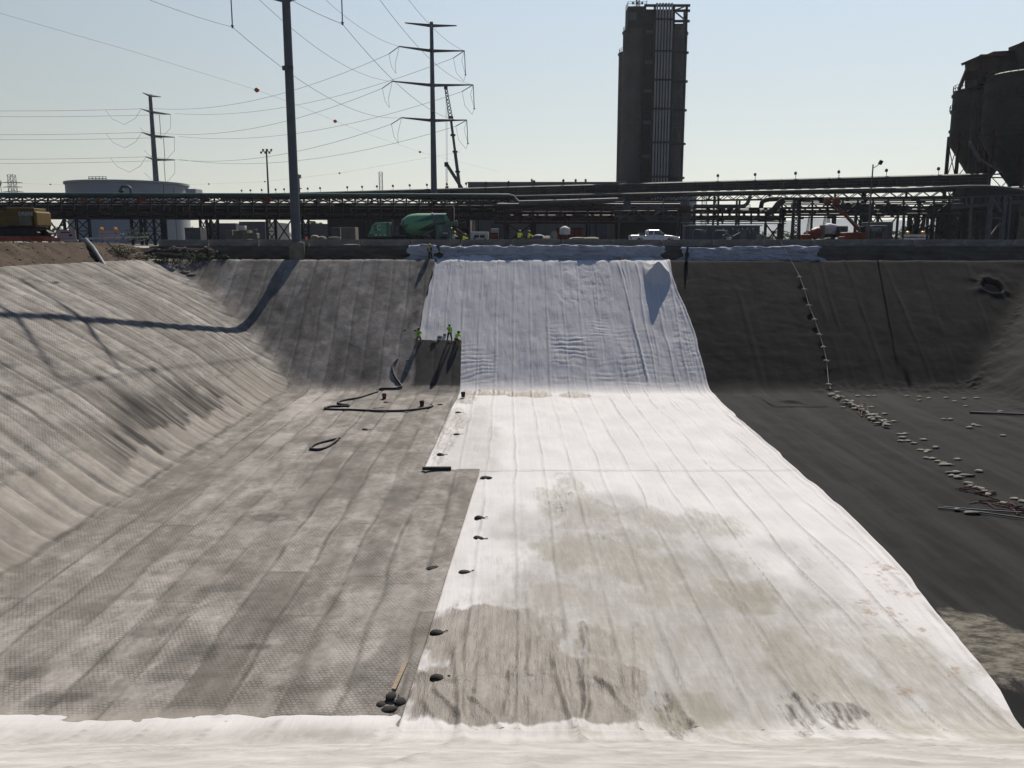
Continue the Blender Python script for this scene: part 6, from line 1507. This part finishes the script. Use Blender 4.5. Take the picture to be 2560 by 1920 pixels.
for px, py, lb in ((952, 1024, 'dark scrap of straps beside the hose loop, left piece'), (940, 1025, 'small dark scrap left of the straps'), (1215, 1197, 'thin dark stick on the white cloth edge'), (1082, 1425, 'dark flat scrap on the grey mats'), (462, 684, 'dark rag lying on the upper left slope'), (476, 690, 'small dark rag below the larger one on the upper left slope'), (1013, 828, 'dark bar lying on the slope left of the crew'), (1040, 828, 'dark lump on the slope left of the crew'), (1020, 904, 'dark rag on the slope beside the hose end')):
    c = on(px, py, .12 if px < 1050 else .08); o = lumpy(c, (.13 if 780 < py < 960 else .26) if py > 700 else .42, (1.5, .8, .30), px, M_bagd, 'scrap', .2); tag(o, lb, 'scrap')
for px, py, r, lb in ((1086, 858, .42, 'pale rock left of the standing worker on the slope'), (1099, 846, .36, 'pale rock higher on the slope between the workers'), (1112, 840, .25, 'small rock by the standing worker'), (1122, 858, .22, 'block under the feet of the standing worker')):
    o = lumpy(on(px, py, .14), r * .6, (1.2, .9, .75), px, M_conc, 'rock'); tag(o, lb, 'rock')
# roped bags on the black slope
rp = [(1952, 605), (1975, 652), (1998, 694), (2011, 728), (2022, 768), (2036, 802), (2049, 840), (2058, 872), (2066, 905), (2071, 962), (2076, 978)]
pts = [P(1952, 604, 102.6)] + [on(px, py, .22) for px, py in rp[1:]]
tube_obj('rope', pts, .016, M_rope, 'pale rope stringing bags down the black slope', 'rope')
for i, (px, py) in enumerate([(1998, 698), (2011, 730), (2022, 770), (2036, 805), (2049, 843), (2058, 874), (2066, 908), (2072, 968)]):
    nm_ = ['topmost', 'second', 'third', 'fourth', 'fifth', 'sixth', 'seventh', 'lowest'][i]
    sandbag(on(px, py, .22), .1, M_bag, '%s sandbag hanging on the rope down the black slope' % nm_, 'sandbags tied on the rope', .95, (.5, 0))
# ridge of bags
rr = random.Random(12); ridge = [(2078, 990), (2105, 1003), (2130, 1016), (2160, 1036), (2190, 1052), (2215, 1066)]
for k in range(62):
    f = rr.random() * (len(ridge) - 1); i = min(int(f), len(ridge) - 2); f -= i
    px = ridge[i][0] + (ridge[i + 1][0] - ridge[i][0]) * f + rr.uniform(-9, 9); py = ridge[i][1] + (ridge[i + 1][1] - ridge[i][1]) * f + rr.uniform(-5, 5)
    sandbag(on(px, py, .08 + .18 * (k % 3) * (rr.random())), rr.uniform(-1.2, 1.2), M_bag, 'pale sandbag heaped in the long ridge on the black floor', 'sandbags in the ridge', rr.uniform(.8, 1.05), (rr.uniform(-.25, .25), rr.uniform(-.25, .25)))
sb = [(2145, 991, 'farthest left lone bag on the line where black slope meets floor'), (2171, 992, 'bag in a touching pair at the foot of the black slope, left one'), (2186, 992, 'bag in a touching pair at the foot of the black slope, right one'), (2268, 992, 'lone bag at the foot of the black slope right of the pair'), (2299, 993, 'upper of two stacked bags near the slope foot'), (2299, 1003, 'lower of two stacked bags near the slope foot'), (2322, 997, 'bag with a dark flap beside the stacked two'), (2366, 996, 'dull bag at the slope foot'), (2411, 998, 'bag second from the right corner of the black floor'), (2442, 997, 'bag in the far right corner of the black floor'), (2387, 1005, 'small bag just before the slope foot at right'), (2415, 1017, 'small bag below the corner bags'), (2501, 1031, 'bag lying just above the long dark pole'),
      (2108, 1020, 'bag lying left of the sandbag ridge'), (2179, 1020, 'bag close to the right of the ridge near the metal frame'), (2213, 1037, 'bag right of the middle of the ridge'), (2236, 1055, 'upright bag right of the end of the ridge'),
      (2361, 1050, 'pale bag in the pair in open floor, left'), (2376, 1050, 'darker bag in the pair in open floor, right'), (2424, 1071, 'front bag of three under the long pole'), (2434, 1064, 'left back bag of three under the long pole'), (2446, 1066, 'right back bag of three under the long pole'), (2507, 1091, 'lone bag near the right edge with a dark side'),
      (2250, 1087, 'long pale bag just below the ridge'), (2262, 1086, 'bag with a dark fold just below the ridge'), (2256, 1095, 'flat bag third below the ridge'), (2252, 1104, 'flattened bag starting the second row'), (2270, 1104, 'small bag touching the flattened bag'), (2285, 1110, 'bag with torn top in the second row'), (2310, 1101, 'lone bag right of the second row'), (2340, 1121, 'lone bag farther right of the second row'), (2303, 1127, 'thin bag in the third group'), (2315, 1132, 'fat bag in the third group'), (2320, 1129, 'back bag in the third group'),
      (2316, 1147, 'left bag of the fourth row'), (2331, 1148, 'second bag of the fourth row'), (2345, 1155, 'third bag of the fourth row'), (2358, 1159, 'back bag at the end of the fourth row'), (2356, 1164, 'front bag at the end of the fourth row'), (2372, 1164, 'last bag of the fourth row'), (2394, 1150, 'lone upright bag right of the fourth row'), (2447, 1180, 'lone upright bag nearest the right edge'), (2391, 1182, 'bag lying on the black cloth scrap'), (2380, 1191, 'bag left of the black cloth scrap'), (2397, 1196, 'bag below the black cloth scrap'),
      (2423, 1211, 'top bag above the red rods'), (2428, 1217, 'dark bag above the red rods'), (2438, 1220, 'fat bag beside the red rods'), (2452, 1223, 'rounded dark bag beside the red rods'), (2465, 1231, 'back bag at the thin end of the red rods'), (2470, 1239, 'front bag at the thin end of the red rods'), (2507, 1259, 'blocky bag lying on a red rod'), (2537, 1249, 'flat pale bag near the right edge above the rods'), (2560, 1256, 'bag cut by the right edge')]
for px, py, lb in sb: sandbag(on(px, py, .01), random.uniform(-.6, .6), M_bag, lb, 'sandbags on the black floor', random.uniform(.78, 1.0))
fr = thing('metal_frame', 'small rusty metal frame standing in the sandbag ridge', 'frame', on(2158, 1040))
b = MB(); A = [on(2146, 1036, .1), on(2153, 1043, .1), on(2171, 1040, .1), on(2163, 1033, .1)]; T_ = [on(2150, 1030, .75), on(2155, 1034, .75), on(2166, 1030, .7), on(2160, 1027, .7)]
for k in range(4): b.beam(A[k], T_[k], .06); b.beam(A[k], A[(k + 1) % 4], .05); b.beam(T_[k], T_[(k + 1) % 4], .06)
b.build('tubing', M_rust, fr)
tube_obj('pole', [on(2424, 1034, .12), on(2580, 1040, .12)], .10, M_steel2, 'long dark pole lying on the black floor at right', 'pole')
tube_obj('pole', [on(2344, 1273, .08), on(2450, 1284, .08), on(2575, 1301, .08)], .045, M_galv, 'nearer thin grey pole on the black floor', 'pole'); tube_obj('pole', [on(2358, 1271, .08), on(2460, 1279, .08), on(2575, 1286, .08)], .045, M_galv, 'farther thin grey pole on the black floor', 'pole')
def rods(label, spine, n, spread, r=.028):
    b = MB(); rr = random.Random(len(label)); 
    pts_ = [on(*p, .06) for p in spine]; b.tube(pts_, r * 1.2, 6)
    for k in range(n):
        i = rr.randrange(max(1, len(pts_) - 2)); p0 = pts_[0].lerp(pts_[1], rr.random()) if i == 0 else pts_[i].lerp(pts_[i + 1], rr.random())
        a = Vector((rr.uniform(.5, 1.3), rr.uniform(-.25, spread), 0)); b.tube([p0 + Vector((0, 0, rr.uniform(0, .08))), p0 + a + Vector((0, 0, rr.uniform(0, .1)))], r, 5)
    return tag(b.build('rod_bundle', M_redrod, smooth=True), label, 'rods')
M_redrod = pm('red_rods', (.075, .030, .025), .35, 5, .8)
rods('larger bundle of red brown rods with sandbags on it', [(2388, 1223), (2410, 1229), (2440, 1236), (2470, 1243), (2500, 1253)], 15, .7)
rods('smaller bundle of red brown rods below the larger one', [(2424, 1261), (2445, 1257), (2470, 1261), (2518, 1270), (2535, 1277), (2543, 1288), (2580, 1293)], 12, .5)
tube_obj('rod', [on(2522, 1259, .06), on(2545, 1270, .06), on(2570, 1283, .06)], .04, M_redrod, 'single red brown rod running to the right edge', 'rod'); tube_obj('rod', [on(2470, 1262, .07), on(2490, 1275, .07), on(2560, 1282, .07)], .035, M_redrod, 'bent thin rod between the two grey poles', 'rod')
for px, py, sx, lb in ((2384, 1184, 2.2, 'black cloth scrap among the sandbags'), (2415, 1191, 2.2, 'second black cloth scrap right of the bags'), (2430, 1285, 1.8, 'black tape knot on the thin grey pole'), (2393, 1277, .8, 'small black scrap by the thin grey poles')):
    o = lumpy(on(px, py, .08), .26, (sx, .8, .3), px, M_blk, 'scrap'); tag(o, lb, 'scrap')
# black patch with a fold
x0, y0, _ = hit(1935, 1018); x1, y1, _ = hit(2032, 997); X, Y = np.meshgrid(np.linspace(x0, x1, 50), np.linspace(y0, y1, 30))
Z = pit(X, Y) + .05 + .30 * np.exp(-((Y - y0 - .45 * (y1 - y0) + .5 * (X - x0 - 2)) / .35) ** 2) * np.exp(-((X - x0 - 2.2) / 1.0) ** 2) + .04 * fbm(X, Y, 501)
o = sheet('liner_patch', X, Y, Z, M_black, dict(mud=X * 0, seam=X * 0, unshaded=X * 0 + 1)); tag(o, 'loose square of black liner with a raised fold at the slope foot', 'liner patch')
# dark post behind the rim that shades the black slope
pt_ = thing('rim_post', 'dark leaning post wrapped in black cloth at the rim above the black slope', 'post', on(1717, 652))
c = Vector((X_(1717, 100.3), 100.35, ZR)); MB().tube([c + Vector((0, 0, -.2)), c + Vector((.05, 0, .8)), c + Vector((.18, .1, 1.6))], [.16, .18, .10], 10).build('post', M_blk, pt_, True)
MB().ball(c + Vector((.08, -.05, .7)), .3, 10, (.9, .8, 1.4)).build('wrap', M_bagd, pt_, True)
tag(MB().beam(P(1080, 650, 100.8), P(1084, 690, 97.8), .05).build('strap', M_rope), 'thin strap at the upper left corner of the white cloth', 'strap')
for px, lb in ((1159, 'thin leaning stick left of the cloth tent peak'), (1147, 'dark leaning bar behind the propped cloth')): tag(MB().beam(P(px - 6, 636, 101.6), P(px + (2 if px > 1150 else 12), 610, 101.9), .06).build('stick', M_wood if px > 1150 else M_steel), lb, 'stick')

# ------------------------------------------------------------------ people
def skin(name, nodes, edges, m, par, sub=1):
    me = bpy.data.meshes.new(name); me.from_pydata([n[0] for n in nodes], [], [])
    me.edges.add(len(edges)); me.edges.foreach_set('vertices', [i for e in edges for i in e]); me.update()
    o = bpy.data.objects.new(name, me); COL.objects.link(o); o.parent = par; me.materials.append(m)
    md = o.modifiers.new('skin', 'SKIN'); md.use_smooth_shade = True
    for sv, n in zip(me.skin_vertices[0].data, nodes): sv.radius = (n[1], n[1] * (n[2] if len(n) > 2 else 1))
    me.skin_vertices[0].data[0].use_root = True
    sb_ = o.modifiers.new('sub', 'SUBSURF'); sb_.levels = sub; sb_.render_levels = sub
    return o
def person(label, loc, rz, J, top, legs, helmet, harness=None, sleeves=True, group=None):
    """J: joints in metres, facing -y locally"""
    th = thing('person', label, 'person', loc, group, rz); th.scale = (1.06,) * 3
    V_ = {k: Vector(v) for k, v in J.items()}
    pe, sp, chs, nk, hd = V_['pelvis'], V_['spine'], V_['chest'], V_['neck'], V_['head']
    fwd = V_.get('face', hd + Vector((0, -.12, -.01)))
    nodes = [(pe, .12, .75), (sp, .11, .75), (chs, .13, .7), (nk, .055), (hd, .085, 1.1), (hd + (hd - nk).normalized() * .10, .075), (hd.lerp(fwd, .8), .022)]
    edges = [(0, 1), (1, 2), (2, 3), (3, 4), (4, 5), (4, 6)]
    jn = [(pe, .165, .85), (sp, .17, .8), (chs, .195, .78), (nk - (nk - chs) * .25, .085)]; je = [(0, 1), (1, 2), (2, 3)]
    tn = [(pe, .135, .8)]; te = []
    for s_ in 'lr':
        sh, el, wr = V_['sh' + s_], V_['el' + s_], V_['wr' + s_]; hp, kn, an = V_['hip' + s_], V_['kn' + s_], V_['an' + s_]; toe = V_.get('toe' + s_, an + Vector((0, -.17, -.05)))
        i = len(nodes); hdv = (wr - el).normalized(); palm = wr + hdv * .07
        nodes += [(sh, .055), (el, .042), (wr, .028), (palm, .038, .5)]; edges += [(2, i), (i, i + 1), (i + 1, i + 2), (i + 2, i + 3)]
        a, b_ = frame(hdv)
        for k in range(4):
            j = len(nodes); base = palm + a * (.03 - .02 * k) + hdv * .03; ln = (.036, .042, .039, .03)[k]
            nodes += [(base, .010), (base + hdv * ln + b_ * .012, .009), (base + hdv * ln * 1.5 + b_ * .032, .008)]; edges += [(i + 3, j), (j, j + 1), (j + 1, j + 2)]
        j = len(nodes); nodes += [(wr + hdv * .05 + a * .04 + b_ * .01, .011), (wr + hdv * .085 + a * .06 + b_ * .02, .009)]; edges += [(i + 2, j), (j, j + 1)]
        i = len(nodes); nodes += [(hp, .085), (kn, .058), (an, .040), (toe, .035)]; edges += [(0, i), (i, i + 1), (i + 1, i + 2), (i + 2, i + 3)]
        k = len(jn); jn += [(sh, .095), (el, .078)] + ([(wr - hdv * .02, .055)] if sleeves else []); je += [(2, k), (k, k + 1)] + ([(k + 1, k + 2)] if sleeves else [])
        k = len(tn); tn += [(hp, .118), (kn, .09), (an + (kn - an) * .12, .075)]; te += [(0, k), (k, k + 1), (k + 1, k + 2)]
        bt = skin('boot', [(an + (kn - an) * .18, .055), (an, .055), (toe, .045)], [(0, 1), (1, 2)], M_brown, th)
    skin('body', nodes, edges, M_skin, th); skin('jacket', jn, je, top, th); skin('trousers', tn, te, legs, th)
    up = (hd - nk).normalized(); Mh = Vector((0, 0, 1)).rotation_difference(up).to_matrix()
    MB().lathe([(.175, .045), (.172, .06), (.132, .065), (.130, .10), (.105, .155), (.05, .185), (.005, .19)], 18, hd, Mh).build('helmet', helmet, th, True, world=False)
    MB().lathe([(.100, -.10), (.108, -.02), (.112, .05), (.02, .10)], 14, hd + Vector((0, .012, 0)), Mh).build('hair', M_jean, th, True, world=False)
    if harness:
        sl_, sr2 = V_['shl'], V_['shr']; bk = Vector((0, .135, 0))
        b = MB(); b.beam(sl_ * .7 + chs * .3 + bk + Vector((0, 0, .06)), pe + (sr2 - chs) * .5 + bk * .95 + Vector((0, 0, .12)), .05, .03); b.beam(sr2 * .7 + chs * .3 + bk + Vector((0, 0, .06)), pe + (sl_ - chs) * .5 + bk * .95 + Vector((0, 0, .12)), .05, .03)
        b.build('harness', harness, th, world=False)
    return th
def pose(hip=.92, lean=0.0, knee=(0, 0), arms=((-.25, .05, -.5), (.25, .05, -.5)), foot=.22, squat=0.0):
    h = hip - squat; f = Vector((0, -math.sin(lean), math.cos(lean)))
    pe = Vector((0, 0, h)); sp = pe + f * .25; ch = pe + f * .45; nk = pe + f * .60; hd = nk + (f + Vector((0, -.1, .25))).normalized() * .14
    J = dict(pelvis=pe, spine=sp, chest=ch, neck=nk, head=hd)
    for i, s_ in enumerate('lr'):
        sg = -1 if i == 0 else 1; J['hip' + s_] = pe + Vector((sg * .10, 0, -.06)); J['an' + s_] = Vector((sg * foot * .7, .03 * sg, .09))
        mid = (J['hip' + s_] + J['an' + s_]) / 2; L = (J['hip' + s_] - J['an' + s_]).length; bend = math.sqrt(max(0, .42 ** 2 - (L / 2) ** 2)); J['kn' + s_] = mid + Vector((sg * .02, -bend, 0))
        J['sh' + s_] = ch + f * .06 + Vector((sg * .20, 0, 0)); a = Vector(arms[i]); J['el' + s_] = J['sh' + s_] + Vector((sg * .04, a.y * .4 - .02, -.27)) * 1 if a.z < -.3 else J['sh' + s_] + Vector((sg * .03, -.16, -.20))
        J['wr' + s_] = J['el' + s_] + Vector((-sg * .03, -.10 + a.y, -.22)) if a.z < -.3 else J['el' + s_] + Vector((-sg * .10, -.22, .02))
    return J
# on the slope they face uphill, backs to the camera
sl = lambda px, py: on(px, py, .22)
person('worker with an orange helmet and dark harness bending on the wet slope', sl(1047, 862), math.pi, pose(.62, .35, arms=((0, -.1, 0), (0, -.1, 0)), foot=.3), M_hiv, M_brown, M_orange, M_jean, group='workers on the slope')
person('worker with a white helmet standing upright on the slope in a lime jacket', sl(1124, 860), math.pi, pose(.93, .05, arms=((-.25, .05, -.5), (0, -.1, 0)), foot=.32), M_hiv, M_jean, M_dirtyw, M_grn, group='workers on the slope')
person('worker crouching right beside the standing man on the slope', sl(1140, 864), math.pi - .5, pose(.50, .75, arms=((0, -.2, 0), (0, -.2, 0)), foot=.34), M_hiv, M_weed, M_blk, None, group='workers on the slope')
person('lone worker in dark clothes with a yellow helmet standing at the rim', (X_(1074, 100.7), 100.7, ZR + .05), math.pi - .4, pose(.93, .02), M_jean, M_jean, M_hivy, M_hivy)
person('left worker in a yellow vest and white helmet at the barrier', (X_(1299, 103.9), 103.95, ZG), math.pi - .3, pose(.93, .12, arms=((0, -.1, 0), (-.25, .0, -.5))), M_hivy, M_jean, M_dirtyw, None, group='workers at the barrier')
person('right worker in a yellow vest and white helmet turned toward the other', (X_(1321, 103.9), 103.9, ZG), math.pi / 2 + .3, pose(.90, .10, arms=((0, -.1, 0), (0, -.1, 0))), M_hivy, M_brown, M_dirtyw, M_orange, group='workers at the barrier')
person('worker with an orange helmet under the chute of the mixer truck', (X_(1134, 104.4), 104.4, ZG), 1.2, pose(.80, .2, arms=((0, -.1, 0), (0, -.1, 0))), M_dirtyw, M_jean, M_amber)
person('worker in a yellow vest crouching right of the mixer chute', (X_(1157, 104.6), 104.6, ZG), 2.2, pose(.62, .45, arms=((0, -.1, 0), (0, -.1, 0))), M_hivy, M_brown, M_dirtyw)
